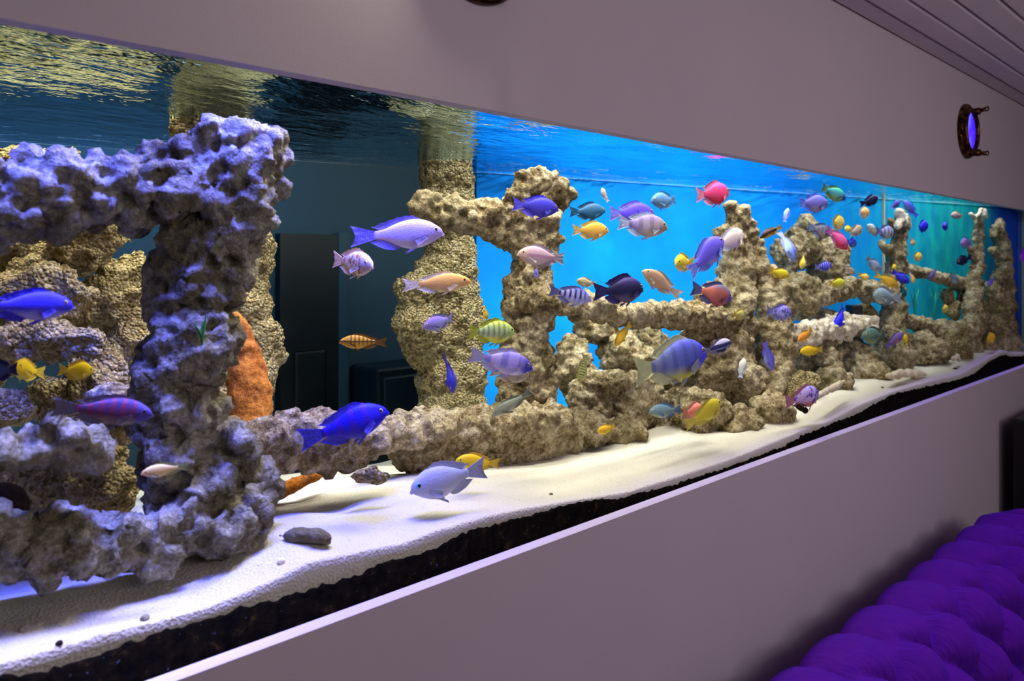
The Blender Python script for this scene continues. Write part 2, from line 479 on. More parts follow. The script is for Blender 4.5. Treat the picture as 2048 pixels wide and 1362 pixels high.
# ------------------------------------------------------------------ rocks
def dtex(name, typ, size, **kw):
    t = bpy.data.textures.new(name, typ)
    t.noise_scale = size
    for k, val in kw.items(): setattr(t, k, val)
    return t
T_BIG = dtex('lumps', 'CLOUDS', 0.075, noise_depth=2)
T_MID = dtex('knobs', 'CLOUDS', 0.028, noise_depth=3)
T_PIT = dtex('pits', 'VORONOI', 0.022)
T_RIDGE = dtex('crags', 'MUSGRAVE', 0.05, musgrave_type='RIDGED_MULTIFRACTAL', octaves=3.0, lacunarity=2.2, dimension_max=0.9)
T_GRAIN = dtex('grains', 'VORONOI', 0.008)
T_FINE = dtex('fine_grit', 'CLOUDS', 0.009, noise_depth=2)
def rock_mods(o, vox, kind, amp=1.0):
    m = o.modifiers.new('remesh', 'REMESH'); m.mode = 'VOXEL'; m.voxel_size = vox; m.use_smooth_shade = True
    m = o.modifiers.new('smooth', 'SMOOTH'); m.factor = 0.5; m.iterations = 4
    def disp(t, s, mid=0.5):
        d = o.modifiers.new('d', 'DISPLACE'); d.texture = t; d.strength = s * amp; d.mid_level = mid
        d.texture_coords = 'GLOBAL'
    if kind == 'gravel':
        disp(T_BIG, 0.03); disp(T_MID, 0.014); disp(T_GRAIN, -0.006, 0.3); disp(T_FINE, 0.005)
    elif kind == 'wood':
        disp(T_BIG, 0.02); disp(T_MID, 0.008)
    elif kind == 'stone':
        disp(T_BIG, 0.03); disp(T_RIDGE, 0.010, 0.6); disp(T_MID, 0.020); disp(T_GRAIN, -0.004, 0.3); disp(T_FINE, 0.007)
    else:                                                  # pitted reef rock
        disp(T_BIG, 0.034); disp(T_RIDGE, 0.009, 0.6); disp(T_PIT, 0.026, 0.35); disp(T_MID, 0.018); disp(T_FINE, 0.009)
def clampc(px, py, r, f):
    p = at_frac(px, py, f)
    R_ = r * depth(p) / F
    lo, hi = YF + 0.012 + R_, yback(p.x) - 0.015 - R_
    y = max(lo, min(p.y, max(hi, lo)))
    if abs(y - p.y) > 1e-5:
        p = at_y(px, py, y); R_ = r * depth(p) / F
    return p, R_
def chains(name, chs, mat, kind, label, cat, group=None, amp=1.0, vox=None, jit=0.16, seed=0):
    rnd = random.Random(seed + len(name) * 13 + int(chs[0][0][0]))
    bm = bmesh.new()
    zs = []
    for ch in chs:
        pts = []
        for i, a in enumerate(ch):
            if i:
                b = ch[i - 1]
                n = max(1, int(math.hypot(a[0] - b[0], a[1] - b[1]) / (0.55 * min(a[2], b[2]))))
                for k in range(1, n): pts.append(tuple(b[j] + (a[j] - b[j]) * k / n for j in range(4)))
            pts.append(a)
        for (px, py, r, fr) in pts:
            p, R_ = clampc(px + rnd.uniform(-jit, jit) * r, py + rnd.uniform(-jit, jit) * r, r * rnd.uniform(0.88, 1.08), fr)
            zs.append(depth(p))
            bmesh.ops.create_icosphere(bm, subdivisions=2, radius=R_, matrix=Matrix.Translation(p) @ Matrix.Rotation(rnd.uniform(0, 3), 4, (0.3, 0.5, 0.8)))
    o = bmobj(name, bm, mat)
    rock_mods(o, vox or max(0.0042, 3.0 * min(zs) / F), kind, amp)
    return tag(o, label, cat, group)
def boulder(cx, cy, rx, ry, f, mat, kind, label, group=None, seed=1, amp=1.0, name='rock'):
    rnd = random.Random(seed * 7 + int(cx) + int(cy) * 3)
    r = max(rx, ry)
    p, _ = clampc(cx, cy, min(rx, ry), f)
    k = depth(p) / F
    bm = bmesh.new()
    for i in range(26):
        d = Vector((rnd.gauss(0, 1), rnd.gauss(0, 1), rnd.gauss(0, 1))).normalized()
        s = rnd.uniform(0.98, 1.2)
        X = d.x * rx * k * s; Y = d.y * min(rx, ry) * k * s; Z = d.z * ry * k * s
        bm.verts.new(p + Vector((X * SP + Y * CP, -X * CP + Y * SP, Z)))
    bmesh.ops.convex_hull(bm, input=bm.verts)
    for vv in [q for q in bm.verts if not q.link_faces]: bm.verts.remove(vv)
    ys = [q.co.y for q in bm.verts]
    dy = 0
    if min(ys) < YF + 0.01: dy = YF + 0.01 - min(ys)
    if dy: bmesh.ops.translate(bm, verts=bm.verts, vec=(0, dy, 0))
    o = bmobj(name, bm, mat)
    rock_mods(o, max(0.0045, 3.2 * depth(p) / F), kind, amp * min(1.0, r * k / 0.07))
    return tag(o, label, 'rock', group)

# nearest arch: tall pillar with a beam and a long foot
chains('rock_arch', [
    [(490, 292, 40, .10), (478, 340, 80, .11), (455, 410, 92, .12), (425, 490, 86, .13), (405, 560, 76, .13), (388, 640, 78, .13), (372, 720, 82, .13), (372, 800, 82, .13), (376, 880, 80, .13), (388, 950, 86, .13), (420, 1020, 80, .12)],
    [(515, 272, 22, .10), (528, 310, 38, .10), (540, 355, 30, .10)],
    [(420, 292, 42, .11), (385, 360, 66, .12), (310, 385, 68, .13), (225, 385, 70, .13), (140, 380, 66, .13), (60, 390, 70, .13), (-60, 395, 76, .13)],
    [(300, 318, 26, .13), (335, 325, 24, .13)],
    [(500, 1010, 44, .10), (470, 1055, 52, .09), (390, 1060, 60, .09), (300, 1075, 54, .09), (200, 1085, 50, .09), (100, 1085, 50, .09), (0, 1080, 55, .10), (-90, 1080, 60, .10)],
    [(520, 990, 28, .12), (450, 900, 40, .11)]],
    M_GREY, 'pit', 'pitted grey rock arch with blue-lit top and long foot on the sand', 'rock', vox=0.0042, seed=3)
G1 = 'tan boulders piled behind the grey arch'
bl = [
    (40, 500, 84, 66, .50, M_TAN, 'tan boulder just under the end of the blue-lit beam'),
    (172, 492, 78, 60, .46, M_TAN, 'wedge-shaped tan boulder under the middle of the blue-lit beam'),
    (88, 600, 100, 84, .42, M_TAN, 'large grainy tan boulder behind the blurred blue fish'),
    (242, 600, 70, 84, .52, M_TAN, 'orange-tan boulder squeezed beside the grey pillar'),
    (100, 682, 118, 42, .36, M_TAN, 'long flat tan slab over the two yellow fish'),
    (258, 690, 56, 62, .50, M_TAN, 'lumpy ochre rock behind the edge of the grey pillar'),
    (196, 762, 58, 60, .40, M_TAN, 'rounded tan rock behind the second yellow fish'),
    (110, 800, 62, 44, .42, M_TAN, 'olive-tan rock under the yellow fish pair'),
    (16, 822, 48, 48, .38, M_TAN, 'tan rock cut by the picture edge above the blue-grey ledge'),
    (248, 795, 80, 28, .30, M_REEF, 'pale flat stone behind the red-barred purple fish'),
    (150, 965, 104, 84, .26, M_TAN, 'big blocky yellow boulder below the blue-grey ledge'),
    (238, 975, 42, 62, .28, M_TAN, 'yellow stone wedged between the blocky boulder and the pillar'),
    (44, 940, 58, 50, .30, M_TAN, 'small tan stone over the dark shell'),
    (30, 372, 100, 72, .66, M_TAN, 'tan boulder added behind the beam end, mirrored in the water surface'),  # this and the next two are added to show in the surface mirror
    (150, 366, 90, 66, .64, M_TAN, 'tan boulder added behind the beam middle, mirrored in the water surface'),
    (250, 378, 60, 60, .62, M_TAN, 'ochre boulder added behind the joint of beam and pillar, mirrored in the water surface'),
    (-70, 640, 110, 150, .5, M_TAN, 'huge tan boulder mostly outside the picture behind the blurred blue fish'),
    (-60, 930, 90, 90, .34, M_TAN, 'tan boulder mostly outside the picture beside the dark shell'),
    (210, 855, 70, 40, .34, M_TAN, 'dark tan stone filling the hollow under the red-barred purple fish'),
    (70, 1020, 36, 48, .26, M_TAN, 'narrow tan stone beside the dark shell')]
for i, (cx, cy, rx, ry, f_, m_, lb) in enumerate(bl):
    boulder(cx, cy, rx, ry, f_, m_, 'stone', lb, G1, i)
chains('rock_ledge', [[(-70, 908, 36, .06), (40, 892, 32, .06), (120, 880, 32, .06), (178, 882, 24, .07)]], M_GREY, 'pit', 'short blue-grey rock ledge under the red-barred purple fish', 'rock')
chains('shell', [[(8, 1015, 52, .2), (0, 1030, 52, .2)]], M_BLACKROCK, 'wood', 'dark brown rounded shell tucked among the tan stones', 'shell', amp=0.3)
chains('gravel_rock', [[(415, 250, 84, .62), (425, 340, 88, .62), (440, 430, 92, .62), (448, 500, 92, .60), (452, 560, 76, .58), (470, 620, 84, .56), (494, 690, 92, .55), (486, 760, 84, .52), (470, 830, 74, .5), (470, 900, 74, .48)]],
    M_GRAVEL, 'gravel', 'gravel-coated pillar rising behind the grey arch and orange wood', 'rock', jit=0.08)
chains('gravel_rock', [[(893, 285, 60, .84), (895, 360, 60, .84), (897, 440, 58, .84), (902, 500, 58, .84)], [(905, 540, 62, .84), (838, 585, 46, .82), (842, 650, 58, .82), (840, 700, 44, .82)], [(905, 600, 66, .84), (905, 680, 66, .84), (905, 760, 70, .82), (905, 830, 74, .80), (905, 900, 74, .8)]],
    M_GRAVEL, 'gravel', 'gravel-coated pillar standing at the edge of the blue backing', 'rock', jit=0.08)
chains('driftwood', [[(470, 632, 14, .30), (482, 690, 32, .30), (494, 760, 42, .28), (500, 830, 42, .26), (500, 880, 42, .24)]], M_ORANGE, 'wood', 'upright knotted orange driftwood between grey pillar and gravel pillar', 'driftwood', jit=0.05)
chains('driftwood', [[(648, 942, 14, .28), (595, 966, 18, .27), (540, 990, 20, .26)]], M_ORANGE, 'wood', 'orange driftwood branch lying under the middle ledge', 'driftwood', jit=0.05)
chains('rock_ledge', [[(470, 868, 34, .20), (540, 872, 38, .20), (615, 862, 36, .2), (690, 880, 38, .2), (740, 886, 36, .2)], [(500, 905, 34, .22), (600, 905, 34, .22), (690, 905, 30, .22)]],
    M_REEF, 'pit', 'grainy rock ledge behind the deep blue fish', 'rock', amp=0.7)
chains('rock_ledge', [[(770, 872, 32, .3), (850, 858, 38, .3), (930, 862, 40, .3), (1010, 850, 44, .3), (1090, 838, 36, .3), (1130, 838, 26, .3)], [(820, 905, 44, .34), (900, 915, 46, .34), (980, 900, 52, .34), (1060, 885, 55, .34), (1120, 872, 42, .34)]],
    M_REEF, 'pit', 'wide rock ledge with dark underside above the grey fish on the sand', 'rock', amp=0.7)
boulder(738, 952, 46, 24, .13, M_TAN, 'stone', 'small yellow rock on the sand beside the grey fish', seed=5)
boulder(612, 1076, 54, 20, .05, M_GREY, 'stone', 'flat grey stone half buried at the foot of the arch', seed=6, amp=0.5)
chains('rock_arch', [
    [(1032, 392, 20, .42), (1060, 372, 26, .42), (1095, 372, 28, .42), (1125, 392, 22, .42), (1080, 400, 28, .42)],
    [(852, 416, 30, .52), (900, 424, 34, .50), (960, 432, 34, .47), (1020, 438, 34, .44), (1080, 440, 40, .42)],
    [(950, 445, 18, .47), (1000, 462, 22, .45), (1040, 480, 30, .43)],
    [(1085, 420, 38, .42), (1078, 480, 40, .42), (1068, 540, 42, .42), (1058, 600, 46, .41), (1052, 660, 46, .40), (1052, 720, 50, .38), (1058, 780, 50, .37), (1058, 840, 50, .35)]],
    M_REEF, 'pit', 'cream rock arch with knobbly cap beside the gravel pillar', 'rock', amp=0.8, vox=0.0045)
chains('rock_ledge', [[(1060, 598, 22, .36), (1120, 606, 23, .36), (1190, 618, 24, .36), (1260, 628, 23, .36), (1330, 630, 24, .36), (1400, 634, 26, .36), (1470, 642, 28, .38)]],
    M_REEF, 'pit', 'thin rock bridge under the black-barred and navy fish', 'rock', amp=0.6)
G2 = 'beige rocks piled before the blue backing'
bl = [
    (1192, 660, 44, 32, .72, 'pale square rock hanging under the thin bridge'),
    (1148, 735, 38, 56, .60, 'oval beige rock beside the cream arch leg'),
    (1240, 712, 62, 42, .64, 'broad beige rock behind the slanting yellow fish'),
    (1298, 698, 44, 48, .72, 'beige rock behind the tail of the blue and yellow fish'),
    (1212, 768, 44, 32, .46, 'bright knobbly coral rock in the middle of the pile'),
    (1180, 812, 44, 56, .46, 'brown rock under the bright knobbly coral rock'),
    (1258, 812, 60, 56, .44, 'rounded brown rock behind the blue-grey fish'),
    (1330, 782, 56, 46, .52, 'brown rock under the blue and yellow fish'),
    (1150, 860, 60, 40, .36, 'low reddish-brown rock at the end of the wide ledge'),
    (1245, 868, 66, 36, .34, 'low brown rock under the small golden fish'),
    (1420, 740, 46, 52, .34, 'knobbly rock leaning on the reef tower below the black striped fish'),
    (1400, 825, 52, 44, .26, 'olive rock behind the yellow and salmon fish'),
    (1470, 850, 50, 34, .18, 'low boulder at the foot of the reef tower'),
    (1540, 830, 46, 40, .16, 'lumpy boulder between reef tower and blotched fish'),
    (1500, 770, 40, 40, .26, 'rough rock behind the slender periwinkle fish'),
    (1335, 862, 56, 34, .36, 'low shaded rock under the blue-grey fish')]
for i, (cx, cy, rx, ry, f_, lb) in enumerate(bl):
    boulder(cx, cy, rx, ry, f_, M_REEF, 'pit', lb, G2, i + 20, 0.8)
chains('rock_tower', [
    [(1462, 412, 12, .45), (1468, 440, 16, .45), (1472, 480, 24, .45), (1482, 520, 30, .45), (1470, 570, 40, .45), (1458, 620, 48, .42), (1464, 690, 48, .40), (1470, 760, 46, .36), (1480, 820, 44, .30)],
    [(1484, 425, 16, .45), (1495, 460, 16, .45), (1505, 490, 18, .45), (1510, 530, 26, .44), (1525, 575, 36, .42)],
    [(1400, 588, 14, .42), (1430, 590, 20, .42)],
    [(1545, 590, 34, .38), (1548, 640, 40, .36), (1548, 700, 40, .34), (1545, 770, 40, .30)],
    [(1440, 478, 7, .44), (1432, 468, 6, .44), (1440, 456, 6, .44), (1454, 458, 6, .44), (1462, 470, 7, .44)],
    [(1400, 665, 30, .4), (1420, 640, 30, .4)]],
    M_REEF, 'pit', 'tall knobbly reef tower beside the white and violet fish', 'rock', amp=0.7, vox=0.0062)
G3 = 'rocks around the far reef'
bl = [
    (1604, 480, 32, 52, .78, M_REEF, 'pointed beige rock behind the slender orange-striped fish'),
    (1650, 522, 42, 60, .74, M_REEF, 'large tan rock behind the barred blue fish'),
    (1580, 510, 34, 46, .70, M_REEF, 'tan rock behind the curved pale blue fish'),
    (1600, 590, 40, 42, .46, M_REEF, 'rough grey rock between reef tower and arched bridge'),
    (1640, 640, 34, 28, .50, M_REEF, 'small tan rock under the arched bridge'),
    (1728, 632, 24, 26, .60, M_TAN, 'brown rock beside the bright blue diving fish'),
    (1618, 720, 60, 50, .40, M_REEF, 'broad brown rock under the lemon yellow fish'),
    (1690, 716, 54, 50, .42, M_REEF, 'shaded brown rock under the white knobbly shelf'),
    (1600, 780, 44, 40, .22, M_TAN, 'orange-brown rock above the blotched purple fish'),
    (1662, 760, 40, 30, .24, M_REEF, 'small dark rock above the pale stone'),
    (1738, 742, 40, 34, .26, M_REEF, 'dark green rock at the sand beside the pale stone'),
    (1788, 700, 40, 44, .36, M_REEF, 'dark rock below the purple and orange fish'),
    (1850, 700, 44, 34, .34, M_REEF, 'dark brown rock in the cave of the far reef'),
    (1912, 690, 30, 38, .24, M_TAN, 'orange rock holding a white shell'),
    (1905, 620, 16, 22, .56, M_TAN, 'ochre stone beside the teal opening'),
    (1932, 600, 18, 26, .50, M_TAN, 'oval ochre stone above the far lower bridge'),
    (1925, 572, 22, 12, .56, M_TAN, 'small ochre stone under the far upper bridge'),
    (1985, 590, 20, 26, .50, M_REEF, 'brown stone under the tiny violet fish'),
    (2008, 632, 16, 30, .44, M_TAN, 'slim brown stone near the tank end'),
    (1992, 660, 22, 34, .30, M_REEF, 'olive stone behind the round yellow fish'),
    (1960, 612, 15, 24, .40, M_TAN, 'ochre stone packed beside the narrow dark tower foot'),
    (1972, 650, 15, 26, .34, M_REEF, 'dark brown stone packed under the tiny violet fish'),
    (1998, 560, 14, 26, .52, M_REEF, 'brown stone halfway up the last rock tower'),
    (2016, 590, 12, 26, .50, M_TAN, 'slim tan stone high in the far corner'),
    (1992, 620, 16, 24, .44, M_TAN, 'tan stone in the middle of the far corner pile'),
    (1975, 696, 18, 20, .18, M_REEF, 'low dark stone under the round yellow fish'),
    (2004, 694, 16, 18, .2, M_REEF, 'low brown stone at the sand in the far corner'),
    (1880, 668, 34, 22, .40, M_REEF, 'dark rock hanging under the far lower bridge'),
    (1935, 668, 22, 30, .30, M_REEF, 'dark olive rock at the foot of the narrow dark tower'),
    (1895, 594, 14, 20, .60, M_TAN, 'round ochre stone under the middle of the far upper bridge'),
    (2022, 680, 18, 26, .34, M_REEF, 'brown stone in the far corner of the tank')]
for i, (cx, cy, rx, ry, f_, m_, lb) in enumerate(bl):
    boulder(cx, cy, rx, ry, f_, m_, 'pit' if m_ is M_REEF else 'stone', lb, G3, i + 50, 0.8)
chains('rock_bridge', [[(1600, 600, 26, .44), (1640, 590, 22, .44), (1690, 576, 18, .46), (1735, 580, 19, .46), (1785, 588, 20, .46)]], M_REEF, 'pit', 'arched rock bridge between reef tower and slim tower', 'rock', amp=0.6)
chains('rock_shelf', [[(1588, 672, 24, .32), (1640, 662, 22, .34), (1690, 655, 22, .36), (1738, 650, 16, .38)]], M_WHITECORAL, 'pit', 'white knobbly coral shelf under the bright blue diving fish', 'rock', amp=0.8)
chains('rock_tower', [[(1802, 428, 9, .5), (1800, 450, 13, .5), (1796, 490, 17, .5), (1790, 535, 17, .5), (1786, 580, 20, .48), (1784, 640, 24, .45), (1782, 710, 28, .4)], [(1766, 490, 8, .5), (1780, 500, 10, .5)], [(1778, 436, 6, .5), (1788, 452, 8, .5)], [(1814, 438, 6, .5), (1812, 455, 8, .5)]],
    M_REEF, 'pit', 'slim rock tower with white knobbly top', 'rock', amp=0.45, vox=0.006)
chains('coral', [[(1797, 424, 7, .45), (1803, 440, 9, .45), (1795, 452, 9, .45)], [(1812, 432, 6, .45), (1808, 447, 7, .45)]], M_WHITECORAL, 'pit', 'white coral crown on the slim rock tower', 'coral', amp=0.25, vox=0.0045)
chains('rock_bridge', [[(1806, 538, 11, .56), (1845, 544, 11, .56), (1880, 556, 11, .56), (1915, 566, 12, .54), (1945, 568, 12, .5)]], M_REEF, 'pit', 'far upper rock bridge over the teal opening', 'rock', amp=0.45, vox=0.006)
chains('rock_bridge', [[(1800, 636, 12, .44), (1835, 648, 15, .44), (1880, 658, 19, .42), (1920, 662, 20, .38), (1945, 656, 20, .34)]], M_REEF, 'pit', 'far lower rock bridge under the teal opening', 'rock', amp=0.45, vox=0.006)
chains('rock_tower', [[(1957, 440, 8, .42), (1957, 480, 10, .42), (1954, 530, 12, .4), (1948, 580, 16, .38), (1945, 640, 20, .32), (1942, 700, 22, .26)], [(1938, 492, 6, .42), (1946, 510, 8, .4)]],
    M_REEF, 'pit', 'narrow dark rock tower with white forked coral tips', 'rock', amp=0.4, vox=0.006)
chains('coral', [[(1942, 428, 5, .38), (1948, 436, 5, .38), (1958, 428, 4, .38), (1963, 418, 4, .38)], [(1970, 420, 4, .38), (1971, 434, 5, .38)]], M_WHITECORAL, 'wood', 'white forked coral tips on the narrow dark tower', 'coral', amp=0.2, vox=0.004)
chains('rock_tower', [[(1998, 440, 7, .6), (1996, 462, 12, .58), (2004, 490, 14, .56), (2008, 530, 16, .54), (2008, 590, 17, .5), (2012, 650, 18, .4)], [(1984, 498, 7, .55), (1992, 508, 9, .55)], [(1990, 455, 8, .58), (1985, 472, 7, .58)]],
    M_REEF, 'pit', 'last brown rock tower against the tank end', 'rock', amp=0.4, vox=0.006)
chains('stone', [[(1634, 792, 7, .05), (1655, 782, 9, .05), (1675, 770, 8, .06), (1688, 762, 4, .07)]], M_PALEROCK, 'wood', 'pale flat stone lying on the sand behind the blotched fish', 'stone', amp=0.2, vox=0.004)
chains('stone', [[(1778, 752, 7, .07), (1800, 748, 10, .08), (1825, 747, 10, .08), (1850, 748, 6, .08)]], M_PALEROCK, 'wood', 'low cream stone at the sand before the far cave', 'stone', amp=0.15, vox=0.004)
chains('stone', [[(1598, 815, 6, .03), (1610, 820, 7, .03)]], M_BLACKROCK, 'wood', 'small dark lump on the sand under the blotched fish', 'stone', amp=0.2, vox=0.003)
chains('shell', [[(1908, 718, 6, .10), (1914, 712, 6, .10), (1918, 720, 5, .10)]], M_WHITECORAL, 'wood', 'white round shell at the foot of the orange rock', 'shell', amp=0.15, vox=0.004)
# loose pebbles on the sand
peb = [(290, 1236, 9, 'grey pebble on the front sand under the arch foot'), (118, 1286, 7, 'small dark pebble on the front sand'), (562, 1122, 8, 'white pebble near the flat grey stone'), (45, 1258, 8, 'tan pebble near the tank end of the front sand'),
       (1102, 988, 4, 'tiny tan pebble in front of the wide ledge'), (1910, 738, 4, 'tiny black pebble on the far sand'), (1765, 775, 3, 'speck-like grey pebble on the far sand ridge')]
for px, py, r, lb in peb:
    d = ray(px, py)
    best = None
    for k in range(200):
        y = YS + 0.004 + 0.004 * k
        p = EYE + d * ((y + 0.8) / d.y)
        if p.z <= sand_z(p.x, y) + 0.002: best = p; break
    if best is None: best = at_y(px, py, YS + 0.03)
    R_ = r * depth(best) / F
    bm = bmesh.new(); bmesh.ops.create_icosphere(bm, subdivisions=3, radius=R_)
    for q in bm.verts: q.co = q.co * (1 + 0.25 * noise.noise(q.co * (1.2 / R_) + Vector((px, 0, 0)))); q.co.z *= 0.7
    o = bmobj('pebble', bm, M_PALEROCK if 'white' in lb else (M_BLACKROCK if 'black' in lb or 'dark' in lb else M_GREY), smooth=True)
    o.location = best
    tag(o, lb, 'pebble', 'pebbles on the sand')
# small dark filter box on the back wall
p = at_frac(1708, 625, .62); k = depth(p) / F
bxo = box('pump', (-11 * k, -0.03, -15 * k), (11 * k, 0.03, 15 * k), M_BLACK, None, 0.004)
bxo.location = p; bxo.rotation_euler = (0, 0, PHI - math.radians(90))
tag(bxo, 'small black box of a water pump beside the bright blue diving fish', 'pump')
for i in range(5):
    box('slat', (-9 * k, -0.034, (-12 + 5.4 * i) * k), (9 * k, -0.028, (-9.4 + 5.4 * i) * k), M_BLACK, bxo)
# wavy green plants low behind the far bridge
def mat_leaf(nm, c1, c2):
    s = N(nm)
    a = s.noise(s.pos(), 40, 3)
    return s.bsdf(s.mix(a, lin(c1), lin(c2)), 0.5)
M_LEAF = mat_leaf('green_leaf', '#0f6a28', '#1f8a3a'); M_TEALLEAF = mat_leaf('teal_leaf', '#0c8a84', '#20b4a0')
def plant(px, py, f, hpx, n, mat, lb, seed):
    rnd = random.Random(seed)
    base = at_frac(px, py, f); base.y = min(base.y, yback(base.x) - 0.03); k = depth(base) / F
    pl = empty('water_plant', base); tag(pl, lb, 'plant', 'water plants')
    for i in range(n):
        a = rnd.uniform(0, 6.28); lean = rnd.uniform(0.1, 0.55); h = hpx * k * rnd.uniform(0.65, 1.0); w = h * rnd.uniform(0.06, 0.10)
        vs, fs = [], []
        for j in range(7):
            t = j / 6; ww = w * math.sin(math.pi * min(1, 0.12 + t * 0.88)) + 0.0004
            x0 = math.cos(a) * lean * h * t * t + rnd.uniform(-.02, .02) * h; y0 = 0.25 * math.sin(a) * lean * h * t * t; z0 = h * t
            sx, sy = -math.sin(a + 0.6), math.cos(a + 0.6)
            vs += [(x0 - sx * ww, y0 - sy * ww * .4, z0), (x0, y0 + 0.002, z0 + 0.001), (x0 + sx * ww, y0 + sy * ww * .4, z0), (x0, y0 - 0.0015, z0)]
        for j in range(6):
            for q in range(4):
                fs.append((j * 4 + q, j * 4 + (q + 1) % 4, j * 4 + 4 + (q + 1) % 4, j * 4 + 4 + q))
        pyobj('leaf', vs, fs, mat, pl, True)
plant(405, 690, .04, 60, 4, M_LEAF, 'thin dark green leaves clinging to the grey pillar', 3)
plant(128, 742, .33, 22, 6, M_LEAF, 'tuft of green leaves above the second yellow fish', 4)
plant(1830, 634, .78, 62, 9, M_TEALLEAF, 'teal plant swaying in the opening between the far bridges', 5)
plant(1868, 640, .78, 66, 9, M_TEALLEAF, 'teal plant next to the ochre stone in the far opening', 6)
plant(1340, 625, .8, 26, 8, M_TEALLEAF, 'low teal plant behind the thin rock bridge', 7)
# ------------------------------------------------------------------ portholes
def mat_brass():
    s = N('old_brass')
    a = s.noise(s.obj(), 45, 4)
    return s.bsdf(s.ramp(a, [(0.35, lin('#22140a')), (0.55, lin('#553414')), (0.75, lin('#a8702e'))]), 0.35, s.bump(a, 0.3, 0.001), metal=0.85)
M_BRASS = mat_brass()
def mat_lit():
    s = N('blue_lit_glass')
    p = s.obj()
    sp = s.n('SeparateXYZ'); s.l(p, sp.inputs[0])
    a = s.noise(p, 26, 3)
    c = s.ramp(s.math('ADD', s.math('MULTIPLY', sp.outputs[0], 4.5), a), [(0.2, lin('#5a8cff')), (0.5, lin('#5a30ff')), (0.8, lin('#3a1ce8'))])
    return s.bsdf(lin('#101040'), 0.08, **{'Emission Color': c, 'Emission Strength': 1.25})
M_LIT = mat_lit()
def torus(bm, R_, r, y, n=64, m=14, sq=1.0):
    ring = []
    for i in range(n):
        a = 2 * math.pi * i / n
        row = []
        for j in range(m):
            b = 2 * math.pi * j / m
            rr = R_ + r * math.cos(b)
            row.append(bm.verts.new((rr * math.cos(a), y + r * sq * math.sin(b), rr * math.sin(a))))
        ring.append(row)
    for i in range(n):
        for j in range(m):
            bm.faces.new((ring[i][j], ring[(i + 1) % n][j], ring[(i + 1) % n][(j + 1) % m], ring[i][(j + 1) % m]))
def cyl(bm, a, b, r, seg=16):
    a, b = Vector(a), Vector(b)
    d = b - a
    m = Matrix.Translation((a + b) / 2) @ d.to_track_quat('Z', 'Y').to_matrix().to_4x4()
    bmesh.ops.create_cone(bm, cap_ends=True, segments=seg, radius1=r, radius2=r, depth=d.length, matrix=m)
def porthole(x, z, label):
    o = tag(empty('porthole', (x, 0, z)), label, 'porthole', 'brass portholes above the tank')
    bm = bmesh.new(); torus(bm, 0.079, 0.013, -0.006, sq=0.7)
    bmobj('outer_ring', bm, M_BRASS, o, True)
    bm = bmesh.new(); torus(bm, 0.068, 0.007, -0.017, sq=1.3)
    bmobj('inner_ring', bm, M_BRASS, o, True)
    bm = bmesh.new()
    bmesh.ops.create_cone(bm, cap_ends=True, segments=48, radius1=0.066, radius2=0.066, depth=0.004, matrix=Matrix.Translation((0, -0.012, 0)) @ Matrix.Rotation(math.pi / 2, 4, 'X'))
    bmobj('glass', bm, M_LIT, o)
    for a in (62, 298):                                     # latch lugs standing off the wall
        ca, sa = math.cos(math.radians(a)), math.sin(math.radians(a))
        bm = bmesh.new()
        cyl(bm, (0.076 * ca, -0.004, 0.076 * sa), (0.080 * ca, -0.034, 0.080 * sa), 0.012)
        cyl(bm, (0.080 * ca, -0.030, 0.080 * sa), (0.084 * ca, -0.050, 0.084 * sa), 0.0068)
        lug = bmobj('latch', bm, M_BRASS, o, True)
        bm = bmesh.new()
        torus(bm, 0.007, 0.0022, 0.0, 20, 8)
        k = bmobj('latch_ring', bm, M_BRASS, lug, True)
        k.location = (0.084 * ca, -0.054, 0.084 * sa); k.rotation_euler = (0, 0, 0.9)
    bm = bmesh.new()
    cyl(bm, (-0.086, -0.012, -0.022), (-0.086, -0.012, 0.022), 0.007)
    bmobj('hinge', bm, M_BRASS, o, True)
    for i in range(8):
        a = math.radians(22.5 + 45 * i)
        bm = bmesh.new()
        bmesh.ops.create_uvsphere(bm, u_segments=10, v_segments=6, radius=0.0042, matrix=Matrix.Translation((0.083 * math.cos(a), -0.015, 0.083 * math.sin(a))))
        bmobj('screw', bm, M_BRASS, o, True)
porthole(2.918, EYE.z + 0.440, 'brass porthole glowing blue near the ceiling planks')
porthole(0.715, EYE.z + 0.447, 'brass porthole cut by the top edge, above the middle of the tank')

# ------------------------------------------------------------------ purple tufted sofa
def mat_velvet():
    s = N('purple_velvet')
    p = s.pos()
    f = s.noise(p, 30, 4); g = s.noise(p, 700, 2)
    mp = s.n('Mapping'); s.l(p, mp.inputs[0]); mp.inputs['Scale'].default_value = (95, 14, 14); mp.inputs['Rotation'].default_value = (0, 0, 0.25)
    w = s.noise(mp.outputs[0], 1.0, 3)
    c = s.mix(f, lin('#3c0e84'), lin('#5c1488'))
    nr = s.bump(w, 0.7, 0.008)
    nr = s.bump(g, 0.2, 0.0006, nr)
    return s.bsdf(c, 0.85, nr, spec=0.1, **{'Sheen Weight': 0.5, 'Sheen Roughness': 0.4, 'Sheen Tint': lin('#6a30ff')})
M_VELVET = mat_velvet()
sofa = tag(empty('sofa', (1.7, -0.5, 0)), 'purple velvet sofa with deeply tufted rolled back against the mauve wall', 'sofa')
PROF = [(0.060, 0.30), (0.062, 0.55), (0.068, 0.72), (0.080, 0.80), (0.110, 0.842), (0.160, 0.852), (0.215, 0.846), (0.262, 0.822), (0.300, 0.780), (0.325, 0.725), (0.340, 0.660), (0.350, 0.58), (0.356, 0.46)]
pl = [Vector(q) for q in PROF]
acc = [0.0]
for a_, b_ in zip(pl, pl[1:]): acc.append(acc[-1] + (b_ - a_).length)
